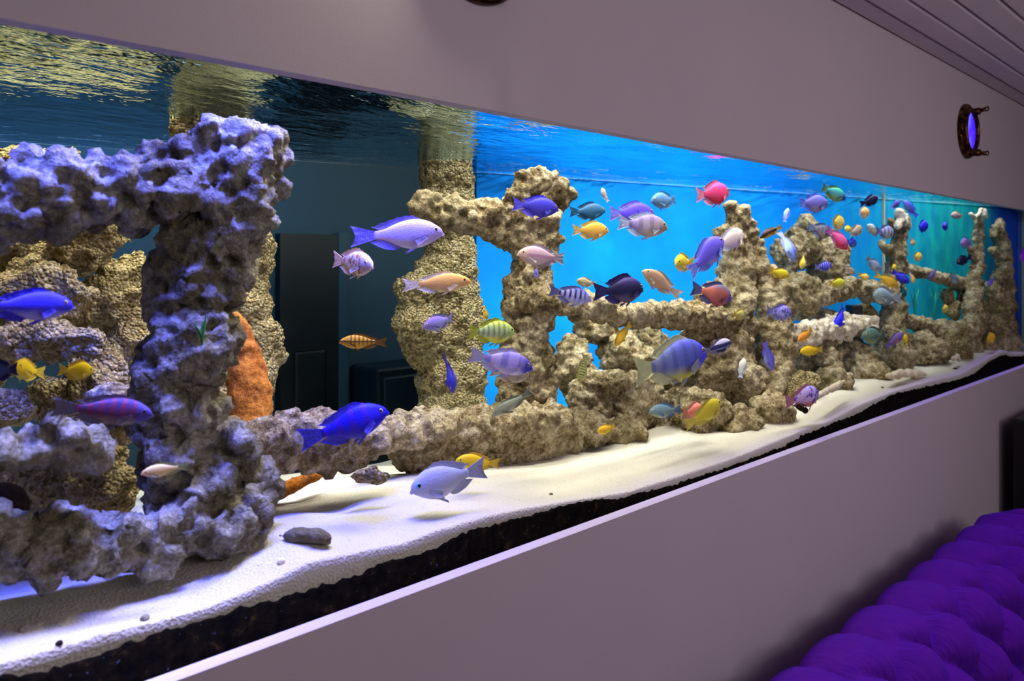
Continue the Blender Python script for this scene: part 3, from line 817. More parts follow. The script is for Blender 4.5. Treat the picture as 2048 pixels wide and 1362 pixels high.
def prof(w):
    for i in range(len(pl) - 1):
        if w <= acc[i + 1] or i == len(pl) - 2:
            t = (w - acc[i]) / (acc[i + 1] - acc[i])
            q = pl[i].lerp(pl[i + 1], t)
            d = (pl[i + 1] - pl[i]).normalized()
            e = pl[max(0, i - 1)]; g = pl[min(len(pl) - 1, i + 2)]
            d0 = (pl[i + 1] - e).normalized(); d1 = (g - pl[i]).normalized()
            dd = d0.lerp(d1, t).normalized()
            return q, Vector((-dd.y, dd.x))
    return pl[-1], Vector((1, 0))
def wrow(y):                                               # arc length at which the profile reaches y (past the crest)
    for i in range(4, len(pl) - 1):
        if pl[i + 1].x >= y:
            return acc[i] + (acc[i + 1] - acc[i]) * (y - pl[i].x) / (pl[i + 1].x - pl[i].x)
WR0 = acc[3]; WR1 = wrow(0.205); DW = 0.088; PER = 0.188; PH = 1.814
def back_path(s):                                          # runs along +x, then turns towards the room
    X1, r = 2.62, 0.34
    if s <= X1: return Vector((s, 0)), Vector((0, -1)), Vector((1, 0))
    a = (s - X1) / r
    if a <= math.pi / 2:
        return Vector((X1 + r * math.sin(a), -r + r * math.cos(a))), Vector((-math.sin(a), -math.cos(a))), None
    return Vector((X1 + r, -r - (s - X1 - r * math.pi / 2))), Vector((-1, 0)), None
ns, nw = 620, 130
S0, S1 = 0.35, 2.62 + 0.34 * math.pi / 2 + 0.55
v, f = [], []
W = acc[-1]
for i in range(ns + 1):
    s_ = S0 + (S1 - S0) * i / ns
    base, nin, _t = back_path(s_)
    xx = (s_ - PH) / PER
    for j in range(nw + 1):
        w = W * j / nw
        q, nr = prof(w)
        if w < WR0: d = 0.004 * (w / WR0) ** 2 * abs(math.sin(math.pi * xx)) ** 0.6
        elif w < WR1:
            k = (w - WR0) / (WR1 - WR0)
            d = (0.004 + 0.036 * k) * abs(math.sin(math.pi * xx)) ** (0.6 - 0.1 * k) * (1.0)
        else:
            e = (w - WR1) / (2 * DW)
            lim = 1.0
            d = 0.064 * (abs(math.sin(math.pi * (xx + e))) * abs(math.sin(math.pi * (xx - e)))) ** 0.45
            if w > WR1 + 3.2 * DW: d *= max(0.0, 1 - (w - WR1 - 3.2 * DW) / 0.06)
            k0 = min(1.0, (w - WR1) / 0.05)
            d = d * k0 + (1 - k0) * 0.040 * abs(math.sin(math.pi * xx)) ** 0.5
        d -= 0.022
        yy = q.x + nr.x * d * (-1 if False else 1)
        zz = q.y + nr.y * d
        P_ = base + nin * yy
        v.append((P_.x, P_.y, zz))
for i in range(ns):
    for j in range(nw):
        a = i * (nw + 1) + j
        f.append((a, a + nw + 1, a + nw + 2, a + 1))
o = pyobj('backrest', v, f, M_VELVET, sofa, True); o.location = -sofa.location
def sb(name, lo, hi, mat, bev):
    o = box(name, lo, hi, mat, sofa, bev, 5); o.location = -sofa.location
    for p_ in o.data.polygons: p_.use_smooth = True
    return o
sb('seat_frame', (0.4, -0.9, 0.12), (2.93, -0.07, 0.30), M_VELVET, 0.02)
for i in range(3):
    sb('seat_cushion', (0.42 + i * 0.745, -0.92, 0.30), (1.155 + i * 0.745, -0.37, 0.46), M_VELVET, 0.05)
sb('arm', (0.22, -0.9, 0.12), (0.42, -0.07, 0.62), M_VELVET, 0.08)
M_WOOD = mat_plain('dark_leg_wood', lin('#2a1a12'), 0.4)
for x in (0.45, 2.85):
    for y in (-0.85, -0.12):
        bm = bmesh.new(); bmesh.ops.create_cone(bm, cap_ends=True, segments=20, radius1=0.022, radius2=0.034, depth=0.12, matrix=Matrix.Translation((x, y, 0.06)))
        o = bmobj('leg', bm, M_WOOD, sofa, True); o.location = -sofa.location

# tall black loudspeaker cabinet at the far end, behind the sofa arm
spk = tag(box('loudspeaker', (3.30, -0.42, 0.0), (3.72, -0.05, 1.028), mat_plain('black_lacquer', lin('#08080a'), 0.35), None, 0.008), 'tall black cabinet standing past the sofa end by the wall', 'cabinet')
spk.name = 'black_cabinet'
box('door', (3.33, -0.428, 0.08), (3.69, -0.418, 0.99), mat_plain('black_front', lin('#0c0c10'), 0.3), spk, 0.004)
bm = bmesh.new(); cyl(bm, (3.66, -0.45, 0.48), (3.66, -0.45, 0.62), 0.006)
h_ = bmobj('handle', bm, M_BLACK, [c for c in spk.children if c.name.startswith('door')][0], True)
# ------------------------------------------------------------------ fish
TOPK = [(0, .10), (.05, .34), (.12, .58), (.22, .83), (.34, .98), (.46, 1.0), (.6, .88), (.75, .62), (.88, .36), (1, .27)]
BOTK = [(0, .08), (.05, .26), (.12, .46), (.22, .70), (.34, .90), (.46, 1.0), (.58, .92), (.72, .66), (.86, .36), (1, .26)]
WIDK = [(0, .06), (.05, .36), (.12, .62), (.22, .88), (.34, 1.0), (.48, .94), (.62, .74), (.78, .42), (.9, .22), (1, .12)]
def sm(k, t):
    i = 0
    while i < len(k) - 2 and t > k[i + 1][0]: i += 1
    p0 = k[max(0, i - 1)]; p1 = k[i]; p2 = k[i + 1]; p3 = k[min(len(k) - 1, i + 2)]
    u = (t - p1[0]) / (p2[0] - p1[0])
    m1 = (p2[1] - p0[1]) / max(1e-6, p2[0] - p0[0]) * (p2[0] - p1[0]); m2 = (p3[1] - p1[1]) / max(1e-6, p3[0] - p1[0]) * (p2[0] - p1[0])
    return (2 * u**3 - 3 * u**2 + 1) * p1[1] + (u**3 - 2 * u**2 + u) * m1 + (-2 * u**3 + 3 * u**2) * p2[1] + (u**3 - u**2) * m2
BX = 0.76                                                # share of the length that is body
_fm = {}
def fish_mat(st):
    key = repr(sorted(st.items()))
    if key in _fm: return _fm[key]
    s = N('fish_skin')
    g = s.gen(); sp = s.n('SeparateXYZ'); s.l(g, sp.inputs[0])
    X, Z = sp.outputs[0], sp.outputs[2]
    ob = s.obj()
    nz = s.noise(ob, 9, 3)
    zz = s.math('ADD', Z, s.math('MULTIPLY', s.math('SUBTRACT', nz, 0.5), 0.22))
    c = s.ramp(zz, [(0.14, lin(st['belly'])), (0.40, lin(st['side'])), (0.66, lin(st['side'])), (0.90, lin(st['back']))])
    if 'rear' in st:
        c = s.mix(s.math('MULTIPLY', s.math('SUBTRACT', 0.5, X, True), 2.4, True), c, lin(st['rear']))
    if 'bars' in st:
        col, n, amt = st['bars'][:3]
        w = s.math('SINE', s.math('MULTIPLY', s.math('ADD', X, s.math('MULTIPLY', nz, 0.03)), 6.2832 * n))
        m = s.math('MULTIPLY', s.math('SUBTRACT', w, 0.0, True), 1.8, True)
        m = s.math('MULTIPLY', m, s.math('MULTIPLY', s.math('SUBTRACT', Z, 0.18, True), 4.0, True))
        m = s.math('MULTIPLY', m, s.math('MULTIPLY', s.math('SUBTRACT', 0.82, X, True), 8.0, True))
        c = s.mix(s.math('MULTIPLY', m, amt), c, lin(col))
    if 'stripe' in st:
        for col, z0, hw in st['stripe']:
            m = s.math('SUBTRACT', 1.0, s.math('DIVIDE', s.math('ABSOLUTE', s.math('SUBTRACT', Z, z0)), hw), True)
            c = s.mix(s.math('MULTIPLY', m, 2.2, True), c, lin(col))
    if 'blotch' in st:
        col, scl, thr = st['blotch']
        b = s.ramp(s.noise(ob, scl, 3, 0.6), [(thr, (0, 0, 0, 1)), (thr + 0.05, (1, 1, 1, 1))])
        c = s.mix(b, c, lin(col))
    if 'head' in st:
        c = s.mix(s.math('MULTIPLY', s.math('SUBTRACT', X, 0.72, True), 9.0, True), c, lin(st['head']))
    sc2 = s.voro(ob, 60)
    c = s.mix(s.math('MULTIPLY', sc2, 0.10), c, tuple(min(1, x * 1.25 + 0.02) for x in lin(st['side'])[:3]) + (1,))
    m = s.bsdf(c, 0.58, s.bump(sc2, 0.12, 0.008), spec=0.25)
    _fm[key] = m
    return m
_ff = {}
def fin_mat(h, tip):
    if (h, tip) in _ff: return _ff[(h, tip)]
    s = N('fish_fin')
    ob = s.obj()
    mp = s.n('Mapping'); s.l(ob, mp.inputs[0]); mp.inputs['Scale'].default_value = (60, 8, 26)
    w = s.noise(mp.outputs[0], 1.2, 2)
    g = s.gen(); sp = s.n('SeparateXYZ'); s.l(g, sp.inputs[0])
    c = s.mix(s.math('MULTIPLY', w, 0.9, True), lin(h), lin(tip))
    b = s.n('BsdfPrincipled'); s.l(c, b.inputs['Base Color']); b.inputs['Roughness'].default_value = 0.45
    b.inputs['Specular IOR Level'].default_value = 0.3
    s.l(s.bump(w, 0.5, 0.01), b.inputs['Normal'])
    t = s.n('BsdfTranslucent'); s.l(c, t.inputs[0])
    mx = s.n('MixShader'); mx.inputs[0].default_value = 0.35
    s.l(b.outputs[0], mx.inputs[1]); s.l(t.outputs[0], mx.inputs[2])
    s.l(mx.outputs[0], s.out.inputs['Surface'])
    _ff[(h, tip)] = s.m
    return s.m
M_PUPIL = N('eye_pupil').bsdf(lin('#06060c'), 0.15)
_iris = {}
def iris(h):
    if h not in _iris: _iris[h] = N('eye_iris').bsdf(lin(h), 0.25)
    return _iris[h]
FG = 'fish swimming in the tank'
def make_fish(hx, hy, tx, ty, hpx, fr, st, label, ratio=3.1, near=0, bend=None, big=1.0, pect=None, dors=1.0):
    rh, rt = ray(hx, hy), ray(tx, ty)
    cx, cy = (hx + tx) / 2, (hy + ty) / 2
    c = at_frac(cx, cy, fr)
    k = depth(c) / F
    Hh = hpx * k
    ymin = YF + 0.012
    c.y = max(c.y, ymin + 0.2 * Hh); c = at_y(cx, cy, c.y); k = depth(c) / F; Hh = hpx * k
    tc = (c.y + 0.8) / ray(cx, cy).y
    def pts(e): return EYE + rh * (tc * (1 + e)), EYE + rt * (tc * (1 - e))
    def Ln(e): a, b = pts(e); return (a - b).length
    e0 = (rt.y - rh.y) / (rt.y + rh.y)                   # parallel to the front glass
    des = ratio * Hh
    es = [i / 4000.0 for i in range(-1600, 1601)]
    emin = min(es, key=Ln)
    e = e0
    if near:                                             # +1 snout nearer the glass, -1 snout deeper
        cand = [q for q in es if (q < emin if near > 0 else q > emin) and Ln(q) <= des]
        e = (min(cand) if near > 0 else max(cand)) if cand else emin
    elif Ln(e0) > des:
        rng = [q for q in es if min(e0, emin) <= q <= max(e0, emin)]
        rng.sort(key=lambda q: abs(q - e0))
        e = emin
        for q in rng:
            if Ln(q) <= des: e = q; break
    a, b = pts(e)
    lo = min(a.y, b.y)
    if lo < ymin:                                        # keep the whole fish behind the glass
        sh = (ymin - lo)
        a, b = a.copy(), b.copy()
        for q, w in ((a, 1), (b, 1)):
            if q.y < ymin: q.y = ymin
    for q in (a, b):
        q.y = min(q.y, yback(q.x) - 0.02)
    L = (a - b).length
    ax = (a - b).normalized()
    up = Vector((0, 0, 1))
    if abs(ax.z) > 0.9: up = Vector((0.3, -0.4, 0.6))
    yv = up.cross(ax).normalized(); zv = ax.cross(yv).normalized()
    mid = (a + b) / 2
    M = Matrix(((ax.x, yv.x, zv.x, mid.x), (ax.y, yv.y, zv.y, mid.y), (ax.z, yv.z, zv.z, mid.z), (0, 0, 0, 1)))
    H = max(0.13, min(0.62, Hh / L))
    rnd = random.Random(int(hx * 7 + hy))
    bd = rnd.uniform(-0.16, 0.16) if bend is None else bend
    root = empty('fish')
    root.matrix_world = M @ Matrix.Scale(L, 4)
    tag(root, label, 'fish', FG)
    def by(x): return bd * max(0.0, 0.2 - x) ** 2 * 2.2
    fine = hpx >= 26
    nr, nsg = (30, 18) if fine else (16, 10)
    xs = lambda t: 0.5 - BX * t
    W2 = min(0.16, H * 0.27)
    hz = H / 2
    bm = bmesh.new()
    rings = []
    for i in range(nr + 1):
        t = (i / nr) ** 1.25
        zt, zb, w = sm(TOPK, t) * hz, -sm(BOTK, t) * hz, sm(WIDK, t) * W2
        if t < 0.05: zt *= 0.9; zb -= 0.0
        zc, zr = (zt + zb) / 2 - (0.06 * H if t < 0.02 else 0), (zt - zb) / 2
        row = []
        for j in range(nsg):
            an = 2 * math.pi * j / nsg
            ca, sa = math.cos(an), math.sin(an)
            row.append(bm.verts.new((xs(t), by(xs(t)) + w * (abs(ca) ** 0.85) * (1 if ca > 0 else -1), zc + zr * sa)))
        rings.append(row)
    for i in range(nr):
        for j in range(nsg):
            bm.faces.new((rings[i][j], rings[i + 1][j], rings[i + 1][(j + 1) % nsg], rings[i][(j + 1) % nsg]))
    bm.faces.new(rings[0]); bm.faces.new(rings[-1][::-1])
    bmesh.ops.recalc_face_normals(bm, faces=bm.faces)
    bmobj('body', bm, fish_mat(st), root, True)
    fm = fin_mat(st.get('fin', st['side']), st.get('tip', st.get('fin', st['side'])))
    fm2 = fin_mat(st.get('tip', st['belly']), st['side'])
    def sheet(name, base, tip, rows, th, mat=fm, lat=None):
        n = len(base)
        v, f = [], []
        for sgn in (1, -1):
            for r in range(rows + 1):
                q = r / rows
                for i in range(n):
                    x = base[i][0] + (tip[i][0] - base[i][0]) * q; z = base[i][1] + (tip[i][1] - base[i][1]) * q
                    y = (by(x) if lat is None else lat(i / (n - 1), q)) + sgn * th * (1 - 0.75 * q) + 0.006 * q * math.sin(i * 1.9)
                    v.append((x, y, z))
        S = n * (rows + 1)
        for sgn in (0, 1):
            for r in range(rows):
                for i in range(n - 1):
                    a_ = sgn * S + r * n + i
                    q4 = (a_, a_ + 1, a_ + n + 1, a_ + n)
                    f.append(q4 if sgn else q4[::-1])
        e_ = [r * n for r in range(rows + 1)] + [rows * n + i for i in range(1, n)] + [r * n + n - 1 for r in range(rows - 1, -1, -1)]
        for p_, q_ in zip(e_, e_[1:]): f.append((p_, q_, q_ + S, p_ + S))
        return pyobj(name, v, f, mat, root, True)
    # tail fan
    n = 11 if fine else 7
    pd = 0.27 * hz
    bs, tp = [], []
    spread = max(0.10, H * 0.36) * big
    for i in range(n):
        q = -1 + 2 * i / (n - 1)
        bs.append((xs(1) + 0.012, q * pd)); tp.append((-0.5 + 0.05 * (1 - abs(q) ** 1.5), q * spread))
    sheet('tail_fin', bs, tp, 3, 0.008)
    # dorsal
    n = 14 if fine else 8
    bs, tp = [], []
    for i in range(n):
        q = i / (n - 1); t = 0.26 + 0.62 * q
        z = sm(TOPK, t) * hz - 0.012
        hgt = H * 0.15 * dors * min(1, (q + 0.06) * 3.2) * (1 - 0.15 * q) if q < 0.9 else H * 0.11 * dors
        spk_ = 0.008 * (i % 2) if fine else 0
        bs.append((xs(t), z)); tp.append((xs(t) - 0.03 - 0.09 * q ** 2, z + hgt + spk_))
    sheet('dorsal_fin', bs, tp, 2, 0.006)
    n = 7
    bs, tp = [], []
    for i in range(n):
        q = i / (n - 1); t = 0.62 + 0.27 * q
        z = -sm(BOTK, t) * hz + 0.012
        bs.append((xs(t), z)); tp.append((xs(t) - 0.05 - 0.08 * q, z - H * 0.20 * math.sin(0.6 + 2.0 * q)))
    sheet('anal_fin', bs, tp, 2, 0.006)
    if hpx >= 18:
        for sg in (1, -1):
            bs, tp = [], []
            for i in range(5):
                q = i / 4; t = 0.40 + 0.07 * q
                z = -sm(BOTK, t) * hz * 0.94
                bs.append((xs(t), z)); tp.append((xs(t) - 0.13 + 0.06 * q, z - H * (0.20 - 0.10 * q)))
            sheet('pelvic_fin', bs, tp, 2, 0.005, fm2, lat=lambda p_, q, sg=sg: sg * (0.35 * W2 + 0.03 * q))
            bs, tp = [], []
            for i in range(6):
                q = i / 5
                z = (-0.02 - 0.14 * q) * H
                t = 0.27
                bs.append((xs(t), z)); tp.append((xs(t) - 0.15 + 0.05 * abs(q - .4), z - 0.05 - 0.10 * H * (q - 0.3)))
            sheet('pectoral_fin', bs, tp, 2, 0.004, fm2, lat=lambda p_, q, sg=sg: sg * (0.93 * W2 + 0.05 * q))
    # eyes
    te = 0.135
    er = max(0.019, 0.074 * H) * st.get('eye_size', 1.0)
    for sg in (1, -1):
        bm = bmesh.new()
        bmesh.ops.create_uvsphere(bm, u_segments=14, v_segments=10, radius=er)
        for fc in bm.faces:
            cc = fc.calc_center_median()
            fc.material_index = 0 if math.hypot(cc.x, cc.y) < er * 0.62 else 1
        o = bmobj('eye', bm, [M_PUPIL, iris(st.get('iris', '#c8b070'))], root, True)
        o.matrix_local = Matrix.Translation((xs(te), sg * (sm(WIDK, te) * W2 * 0.86), 0.13 * H)) @ Matrix.Rotation(-sg * math.radians(78), 4, 'X') @ Matrix.Diagonal((1, 1, 0.45, 1))
    if hpx >= 34:                                        # mouth slit
        bm = bmesh.new()
        n = 8
        for sgn in (1,):
            prev = None
            for i in range(n + 1):
                a_ = -1 + 2 * i / n
                t = 0.045 * abs(a_) ** 1.2
                x = xs(t) + 0.004; y = a_ * sm(WIDK, max(0.001, t)) * W2 * 1.04
                z = -0.055 * H - 0.03 * H * abs(a_)
                r_ = 0.006
                ring = [bm.verts.new((x + r_ * math.cos(b_), y, z + r_ * math.sin(b_))) for b_ in (0, 1.57, 3.14, 4.71)]
                if prev:
                    for q in range(4): bm.faces.new((prev[q], prev[(q + 1) % 4], ring[(q + 1) % 4], ring[q]))
                prev = ring
        bmobj('mouth', bm, fin_mat(st.get('lip', st['belly']), st.get('lip', st['belly'])), root, True)
    return root

S = dict
VIO = S(back='#7a5cec', side='#ae98fa', belly='#d6d0fa', fin='#8a78ff', tip='#c0b8ff')
BLUE = S(back='#1c14d8', side='#2a22e8', belly='#3a2cc8', fin='#2a22d0', tip='#5a50f0')
YEL = S(back='#f0c010', side='#f4cc1c', belly='#f6d850', fin='#f0c820', tip='#f8e070')
PEACH = S(back='#f0b060', side='#f4b868', belly='#f8d8a0', fin='#f0d8c0', tip='#ffffff')
GREY = S(back='#8890a8', side='#a0a8bc', belly='#c8c8c8', fin='#9098b0', tip='#c8d0e0')
BARB = S(back='#4a48c8', side='#a8a4f4', belly='#c4c0f0', bars=('#10103c', 7, 1.0), fin='#3838a0', tip='#c0c0f0')
DARK = S(back='#101030', side='#1a1648', belly='#2a2450', fin='#1c1c50', tip='#30307c')
TAN = S(back='#b08a6c', side='#c8a084', belly='#d8b89c', fin='#c0a090', tip='#e0d0c8')
def v(base, **k):
    d = dict(base); d.update(k); return d
FISH = [
 # near the glass, big
 (148, 612, -60, 612, 60, .05, v(BLUE, side='#3a2ee8', belly='#a8a0e0', back='#2a20e0'), 'blurred blue fish with pale belly passing the tan boulders', 3.4),
 (-40, 745, 38, 738, 60, .18, v(DARK, back='#20284c', side='#2a3468'), 'dark slate-blue fish entering beside the two yellow fish', 2.4),
 (28, 735, 78, 746, 40, .22, YEL, 'yellow fish showing its tail under the long flat tan slab', 3.0, 1),
 (186, 743, 118, 740, 36, .22, YEL, 'yellow fish with black eye in profile under the long flat tan slab', 2.6),
 (307, 830, 103, 810, 56, .04, S(back='#3a2478', side='#583264', belly='#94806c', bars=('#84264a', 7, .75), head='#4a3e9c', fin='#6a5c88', tip='#948c9c', iris='#202040'), 'purple fish with dark red bars crossing the grey pillar'),
 (281, 948, 380, 930, 26, .05, v(PEACH, back='#e8d080', side='#f0c880', fin='#d8d080', tip='#a8c8a0'), 'small pale orange fish before the foot of the grey pillar'),
 (888, 466, 704, 472, 60, .12, v(VIO, side='#d0bcfa', belly='#e0d4fa', back='#c4b4fc', fin='#7c6cff', tip='#b8b0ff', head='#c4aef6', iris='#a8a0d8'), 'large pale lilac fish with violet fins before the dark doorway'),
 (746, 533, 663, 518, 50, .14, S(back='#ecd0ac', side='#f4dcc4', belly='#ecdcc8', blotch=('#b87038', 16, .50), head='#dcc0c0', fin='#ecccb8', tip='#f8e8d8', iris='#d8d0c0'), 'small white and tan mottled fish below the large lilac fish', 2.8, 1),
 (943, 563, 804, 570, 38, .16, v(PEACH, iris='#806030'), 'slim peach fish with white tail before the gravel pillar', 3.6),
 (846, 655, 915, 634, 30, .2, v(VIO, side='#8a80c8', belly='#a8a8c0', fin='#8880b8', tip='#b0a8d8'), 'small lavender fish nose-down before the gravel pillar', 3.0),
 (1029, 665, 924, 662, 46, .18, S(back='#c8d030', side='#b8c890', belly='#e0d830', bars=('#6a8470', 8, .8), fin='#d8d840', tip='#b8c868', head='#a8c868'), 'yellow-green fish with grey-green bars beside the gravel pillar', 2.9),
 (1066, 738, 934, 706, 48, .14, S(back='#8c7cec', side='#b4a0f4', belly='#dcd4f4', rear='#ccb8f0', head='#3a3ab8', fin='#c0b8e8', tip='#e8e0f8', bars=('#4848b8', 3, .6)), 'lilac fish with dark blue face and forked pale tail', 2.9),
 (1058, 752, 984, 742, 36, .2, v(TAN, back='#988878', side='#a89484', belly='#b8a898'), 'brownish fish half hidden under the dark-faced lilac fish', 2.3),
 (678, 684, 775, 684, 28, .2, S(back='#c88c10', side='#d89c20', belly='#e0a830', bars=('#3a2808', 9, .8), fin='#a87818', tip='#705010', stripe=[('#503810', .55, .08)]), 'golden brown-barred slim fish swimming before the dark doorway', 3.4),
 (906, 785, 895, 708, 34, .2, v(BLUE, back='#3c38b0', side='#4a44c8', belly='#5a54c0', fin='#5850b8', tip='#7870c8'), 'dark blue fish heading down towards the viewer at the gravel pillar', 2.5, 1),
 (984, 832, 1064, 782, 24, .16, v(GREY, back='#7c8474', side='#989c88', belly='#b0b0a0', fin='#808878', tip='#a0a890'), 'faint grey slender fish slanting above the wide ledge', 3.6),
 (777, 822, 601, 884, 66, .08, v(BLUE, head='#1c14f0', bars=('#5a20b8', 5, .5), tip='#8078ff', belly='#4a3cb0'), 'deep blue fish with open fins above the middle ledge', 2.8),
 (820, 982, 972, 934, 66, .05, S(back='#a8a8d8', side='#b8bce0', belly='#d0ccdc', head='#bcc0e8', fin='#b8b8d8', tip='#dcdcf0', iris='#70b8ff', eye_size=1.25), 'large silvery grey fish feeding nose-down on the sand', 2.5),
 (910, 922, 1001, 928, 32, .1, YEL, 'bright yellow fish behind the silvery fish on the sand', 3.0),
 (1117, 419, 1021, 408, 40, .3, v(BLUE, back='#3a30d8', side='#4038c8', belly='#5048c8', fin='#5a4cf0', tip='#8078ff'), 'dark violet-blue fish below the knobbly cap of the cream arch', 2.7),
 (1034, 508, 1136, 518, 38, .24, S(back='#c8a0b8', side='#d8b4c4', belly='#e0c8c4', fin='#b8a8b8', tip='#e0d0e0', head='#dcb4a8', stripe=[('#c088b0', .5, .1)]), 'pale pink fish crossing the leg of the cream arch', 2.9),
 (1072, 556, 1072, 530, 18, .3, v(BARB), 'tiny black and white barred fish below the pale pink fish', 2.0, 1),
 (1183, 600, 1096, 580, 34, .24, BARB, 'lilac fish with bold black bars over the thin bridge', 3.0),
 (1286, 578, 1190, 584, 52, .26, v(DARK, belly='#6a5a80', fin='#24204c', tip='#5a48a0', back='#3a2c70'), 'navy black fish with raised dorsal fin over the thin bridge', 2.5, 0, None, 1.0, None, 1.3),
 (1153, 562, 1192, 568, 18, .4, v(TAN, side='#a8a078'), 'small tan fish behind the barred lilac fish', 2.6),
 (1285, 541, 1361, 592, 32, .28, v(TAN, back='#b8946c', belly='#d8b088'), 'tan fish slanting tail-down over the thin bridge', 2.9),
 (1211, 422, 1136, 424, 32, .5, S(back='#1c4a70', side='#24587c', belly='#306888', fin='#205478', tip='#28648c'), 'shadowy teal fish behind the golden orange fish', 2.6),
 (1203, 376, 1214, 404, 14, .4, v(TAN, side='#d8c0b8', belly='#e8d8d0'), 'small pale pinkish fish swimming upward above the teal fish', 2.4),
 (1217, 462, 1139, 460, 34, .28, v(YEL, back='#f0b040', side='#f6bc50', belly='#f8d080', fin='#f0c870', tip='#f8e8b0'), 'golden orange fish in open water before the bright blue backing', 2.7),
 (1309, 428, 1209, 428, 44, .32, v(VIO, back='#5a40f0', side='#6a50f4', belly='#8878f0', blotch=('#4030c0', 12, .6), fin='#8878f8'), 'violet fish with blue blotched back above the tan-faced fish', 2.6),
 (1335, 456, 1226, 444, 46, .26, S(back='#9880d8', side='#b8a4b8', belly='#d8c4a8', rear='#a898e8', head='#b0987c', fin='#c8d0f8', tip='#e8f0ff', bars=('#6a5878', 4, .5)), 'tan-faced fish with pale fins under the violet blotched fish', 2.7),
 (1302, 402, 1358, 400, 32, .46, S(back='#4878b8', side='#5a80b0', belly='#6890b8', fin='#4a88c0', tip='#80a8c8'), 'blue-grey fish behind the violet blotched fish', 2.4),
 (1457, 386, 1391, 390, 44, .4, S(back='#d83ca0', side='#d83c74', belly='#e03848', head='#e02c30', fin='#e07898', tip='#f0a8c8'), 'crimson and magenta fish in open water under the waterline', 2.2),
 (1446, 478, 1374, 548, 50, .2, v(VIO, back='#6a58f8', side='#7464f4', belly='#a8a0f0', fin='#8a80f8', tip='#a8c8ff'), 'large violet fish heading up past the reef tower', 2.4),
 (1487, 466, 1430, 496, 38, .24, S(back='#fff0e0', side='#fae4e4', belly='#d8c0f0', fin='#f8e8f0', tip='#ffffff'), 'white fish nosing out behind the large violet fish', 2.4),
 (1351, 527, 1382, 524, 34, .3, v(YEL, side='#f4d040', belly='#f8e8a0'), 'yellow fish behind the tail of the large violet fish', 2.2),
 (1462, 598, 1386, 576, 44, .24, S(back='#5a5c88', side='#c06a5c', belly='#b8606c', head='#4a4cc0', fin='#5c5c94', tip='#7878a8'), 'brick red fish with blue head at the reef tower', 2.3),
 (1413, 706, 1260, 744, 82, .12, S(back='#5a60d8', side='#5c68cc', belly='#c8c038', head='#5048f0', bars=('#48509c', 6, .5), fin='#d8d898', tip='#e8e8d0', rear='#8088a8'), 'large blue fish with yellow belly above the low rocks', 2.4),
 (1463, 684, 1408, 704, 26, .2, S(back='#c0b8e0', side='#282860', belly='#242450', stripe=[('#c8c0e8', .8, .1), ('#8080c8', .35, .06)], fin='#202048', tip='#c8c0e0'), 'black fish with pale back stripe beside the large blue and yellow fish', 2.8),
 (1231, 692, 1258, 646, 22, .34, v(YEL, back='#e0b030', side='#e8b838'), 'slanting yellow fish under the thin bridge', 3.0),
 (1158, 764, 1172, 708, 18, .36, S(back='#b8b878', side='#c8c470', belly='#d0d080', bars=('#3a4a48', 8, .9), fin='#c8c890', tip='#d8d8a0'), 'thin yellow fish with dark bars before the oval beige rock', 3.0),
 (1488, 716, 1480, 756, 16, .12, S(back='#d0d0c8', side='#dcdcd4', belly='#e8e8e0', fin='#c8d0e8'), 'small white fish upright before the base of the reef tower', 2.6),
 (1441, 802, 1380, 854, 38, .08, v(YEL, back='#d8c828', side='#dcc840', belly='#e8d860', fin='#d8d060'), 'yellow fish swimming up before the salmon pink fish', 2.6),
 (1404, 820, 1368, 828, 34, .14, S(back='#f08078', side='#f88c84', belly='#f8a8a0', fin='#f0a098', tip='#f8c8c0'), 'salmon pink fish half hidden by the yellow fish over the sand', 2.2),
 (1298, 824, 1368, 820, 28, .16, v(GREY, back='#5a7890', side='#78909c', belly='#a8a890', fin='#6888b0', tip='#80a0c8'), 'blue-grey fish over the sand near the brown rocks', 2.8),
 (1195, 864, 1232, 852, 18, .18, v(YEL, back='#e0a818', side='#e8b020'), 'small golden fish low over the sand by the wide ledge', 2.6),
 (1488, 632, 1466, 628, 20, .2, v(YEL, back='#a8a850', side='#c0b860', belly='#c8c080'), 'dull yellow fish at the reef tower above the black striped fish', 2.2),
 (1638, 786, 1576, 806, 42, .03, S(back='#c8b8f0', side='#d8b8e8', belly='#e08858', blotch=('#4a34a8', 10, .54), head='#5a44c8', fin='#e88850', tip='#c0a8e8'), 'pale purple fish with dark blotches and orange fins on the sand', 2.3),
 (1544, 742, 1526, 680, 20, .12, v(VIO, back='#5a58c8', side='#7c7cf0', belly='#a8b0f0'), 'slender periwinkle fish diving before the reef tower', 3.4),
 (1596, 682, 1628, 658, 18, .12, v(YEL, back='#f09030', side='#f4a038', belly='#f8b860', fin='#f0c030'), 'orange fish nose-down below the white knobbly shelf', 2.6),
 (1600, 704, 1644, 698, 20, .1, YEL, 'lemon yellow fish below the orange nose-down fish', 2.6),
 (1583, 628, 1534, 622, 30, .2, S(back='#9088e8', side='#a8a4f0', belly='#c8c8f0', blotch=('#4838a8', 14, .5), fin='#8880d8', tip='#b8b8f0'), 'lavender fish with dark speckles at the reef tower', 2.3),
 (1670, 658, 1694, 612, 24, .3, v(BLUE, side='#2c28f8', back='#2a2cf4'), 'bright blue fish diving onto the white knobbly shelf', 2.6),
 (1747, 590, 1794, 596, 32, .3, S(back='#8898b0', side='#8ca0a8', belly='#c0c0a8', fin='#98a8b8', tip='#b8c0c8'), 'grey fish under the end of the arched bridge', 2.2),
 (1808, 666, 1770, 694, 18, .18, S(back='#6a58a8', side='#7a5c9c', belly='#d08850', fin='#6860b0', tip='#9890d8'), 'purple fish with orange belly before the cave of the far reef', 2.8),
 (1808, 668, 1814, 690, 9, .16, YEL, 'tiny yellow fish touching the purple and orange fish', 2.4),
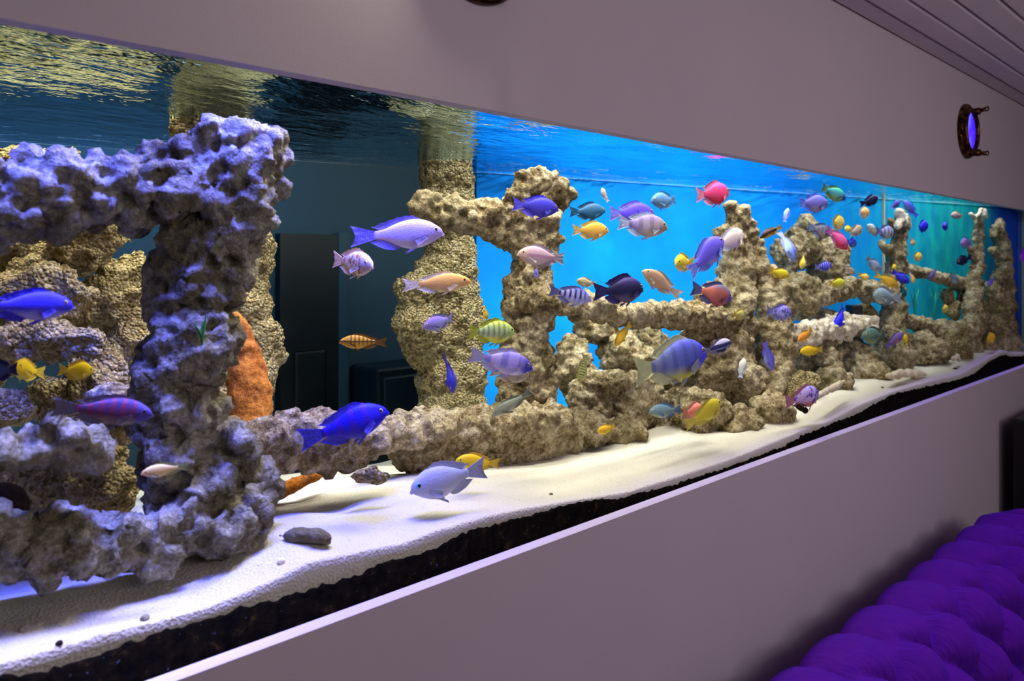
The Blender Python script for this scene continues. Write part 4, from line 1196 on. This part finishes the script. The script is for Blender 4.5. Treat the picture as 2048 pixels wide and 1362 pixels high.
 (1724, 672, 1778, 672, 32, .24, S(back='#4a6460', side='#607a6c', belly='#a8a868', fin='#587068', tip='#788c78'), 'dull green fish below the tip of the white shelf', 2.4),
 (1579, 553, 1534, 540, 20, .2, v(YEL, back='#d8c020', side='#e0c828'), 'yellow fish over the reef tower shoulder', 2.7),
 (1690, 566, 1656, 566, 18, .26, v(YEL, back='#b8c820', side='#d8d030', belly='#e8e068'), 'yellow-green fish at the top of the arched bridge', 2.6),
 (1663, 531, 1630, 534, 18, .3, v(BARB, back='#2020b0', side='#3838e0', belly='#4848e0', bars=('#b0b0ff', 7, .7)), 'small royal blue barred fish over the large tan rock', 2.4),
 (1602, 538, 1612, 506, 18, .3, v(YEL, side='#e8e080', belly='#f0ecb0'), 'pale yellow fish beside the curved pale blue fish', 2.6),
 (1588, 524, 1566, 458, 20, .22, v(VIO, back='#5a58e8', side='#88a8ff', belly='#b8d8ff', fin='#88a0ff'), 'curved pale blue fish swimming down by the pointed rock', 3.4, 0, .9),
 (1520, 476, 1564, 452, 16, .26, S(back='#6a4868', side='#4a2c18', belly='#e0a838', stripe=[('#201008', .55, .12)], fin='#c89840', tip='#e0c060'), 'slender orange and black striped fish beside the reef tower', 3.0),
 (1659, 470, 1622, 452, 28, .34, S(back='#6a6878', side='#7c7888', belly='#a0986c', bars=('#484868', 6, .6), fin='#6878a8', tip='#90a0c8'), 'dim grey barred fish behind the pink-red fish', 2.3),
 (1694, 498, 1658, 456, 28, .2, S(back='#e050b0', side='#f060a0', belly='#f04858', head='#e83848', fin='#e070d0', tip='#f0a0e0'), 'pink-red fish slanting down in the far group', 2.6),
 (1686, 446, 1662, 444, 28, .3, v(YEL, side='#f4d868', belly='#f8e8a0'), 'round yellow fish above the pink-red fish', 2.0),
 (1690, 458, 1704, 457, 13, .36, v(YEL, side='#f8e050'), 'tiny yellow fish touching the tan-grey fish', 2.0),
 (1724, 456, 1698, 468, 20, .34, v(TAN, side='#b8a898', belly='#c8b8a0'), 'tan-grey fish beside the tiny yellow fish', 2.2),
 (1712, 488, 1695, 484, 18, .36, v(BLUE, side='#3a50c8', belly='#609098'), 'small blue fish behind the tail of the pink-red fish', 2.0),
 (1734, 450, 1760, 472, 18, .3, S(back='#b8c0d0', side='#c8ccc8', belly='#d0c8a0'), 'pale silvery fish slanting down near the slim tower', 2.4),
 (1786, 466, 1754, 462, 26, .28, v(BARB, back='#8888b8', side='#a8a8c0', belly='#b8b890', bars=('#4848a8', 5, .8)), 'grey fish with violet bars beside the slim tower', 2.2),
 (1656, 408, 1589, 406, 34, .24, v(VIO, back='#6a68e8', side='#7870d0', belly='#a898b0', fin='#7c8cff', tip='#a8b8ff'), 'lavender-blue fish under the green and blue fish', 2.5),
 (1691, 398, 1638, 374, 28, .3, S(back='#28b888', side='#4898a8', belly='#98b068', head='#2848e0', fin='#78b070', tip='#a8c888'), 'green and blue fish close under the waterline', 2.4),
 (1756, 396, 1724, 408, 20, .26, v(DARK, back='#181438', side='#14123c'), 'black fish above the round peach fish', 2.4),
 (1738, 427, 1713, 423, 22, .3, v(PEACH, side='#f8c078', belly='#ffe8b8'), 'round peach fish below the black fish', 2.0),
 (1576, 416, 1569, 444, 12, .36, v(VIO, side='#a8c0f8', belly='#d8e8ff', back='#5a78f0'), 'small pale blue fish hanging above the pointed rock', 2.6),
 (1800, 404, 1780, 416, 14, .3, v(VIO, back='#4c40c0', side='#5a48b0', belly='#5888a0'), 'small purple fish at the crown of the slim tower', 2.2),
 (1806, 402, 1838, 434, 16, .24, v(VIO, back='#4050e0', side='#5a60d8', belly='#7880b0', fin='#5070ff', tip='#80a0ff'), 'blue-finned fish above the slim tower', 2.8),
 (1855, 450, 1832, 457, 22, .26, v(BLUE), 'round royal blue fish near the pale seam', 2.0),
 (1886, 452, 1899, 454, 17, .3, v(BLUE, side='#2c2cc0', back='#2828c0'), 'small dark blue fish crossing the pale seam', 2.0),
 (1902, 430, 1927, 432, 15, .3, v(TAN, side='#b0a0a0', belly='#a898b8'), 'small pinkish grey fish past the pale seam', 2.3),
 (1923, 487, 1944, 486, 22, .24, S(back='#8068c8', side='#a070c0', belly='#90a0d0', fin='#80a0e0'), 'mauve fish near the narrow dark tower', 2.0),
 (1913, 526, 1940, 514, 18, .24, v(DARK, back='#10183c', side='#101c40'), 'black fish beside the narrow dark tower', 2.3),
 (1826, 491, 1825, 476, 10, .3, v(TAN, side='#c09060'), 'tiny tan fish in open water past the slim tower', 2.0),
 (1843, 514, 1824, 513, 18, .26, v(YEL, side='#f0d060', belly='#f8e8a0'), 'round pale yellow fish over the far upper bridge', 2.0),
 (1762, 542, 1729, 514, 20, .2, v(GREY, back='#6878a8', side='#90a0c0', belly='#a8b8c8'), 'silver-blue fish slanting down before the slim tower', 2.6),
 (1709, 548, 1691, 532, 14, .3, v(TAN, side='#988470', back='#807060'), 'small brown fish over the arched bridge', 2.4),
 (1738, 558, 1717, 549, 14, .24, v(YEL, side='#f4c450', belly='#f8e090'), 'small golden fish near the crest of the arched bridge', 2.4),
 (1796, 574, 1754, 548, 20, .14, v(YEL, back='#e0a828', side='#e8b830'), 'golden yellow fish slanting down before the slim tower', 2.8),
 (1792, 534, 1780, 538, 14, .2, v(YEL, side='#e8d840'), 'tiny lemon fish on the slim tower', 2.0),
 (1818, 566, 1788, 542, 18, .16, v(BLUE, side='#3c48f0', back='#3840e8'), 'bright blue fish slanting past the slim tower', 2.7),
 (1828, 566, 1822, 545, 14, .18, v(PEACH, side='#f0b858'), 'small peach fish touching the slanting blue fish', 2.2),
 (1858, 558, 1874, 538, 11, .26, v(VIO, back='#5a4c88', side='#685890', belly='#706890'), 'slim dusky purple fish at the far upper bridge', 2.8),
 (1916, 564, 1896, 548, 16, .2, v(GREY, back='#587098', side='#7088a0', belly='#a0b8b8'), 'grey-blue fish over the far upper bridge', 2.4),
 (1976, 572, 1986, 556, 13, .2, v(VIO, side='#8878d8', belly='#e0e0f0'), 'tiny violet fish with pale belly near the tank end', 2.2),
 (1989, 674, 1966, 680, 22, .08, v(YEL, side='#ecc028', back='#e8b020'), 'round yellow fish low near the tank end', 2.0),
 (1895, 616, 1881, 620, 16, .3, v(YEL, side='#d0c860'), 'small pale yellow fish in the teal opening', 2.0),
 (1812, 592, 1798, 570, 13, .26, S(back='#0c4450', side='#105460', belly='#186870', fin='#105058'), 'dark green fish at the edge of the teal opening', 2.4),
 (974, 640, 968, 612, 10, .3, v(YEL, back='#a88820', side='#b89430'), 'thin ochre fish above the yellow-green barred fish', 2.6),
 (2043, 524, 2047, 494, 10, .02, S(back='#9a20e0', side='#a828f0', belly='#c060f0', fin='#a830e8'), 'magenta fish at the very end of the tank', 2.4),
]
for t in FISH: make_fish(*t)
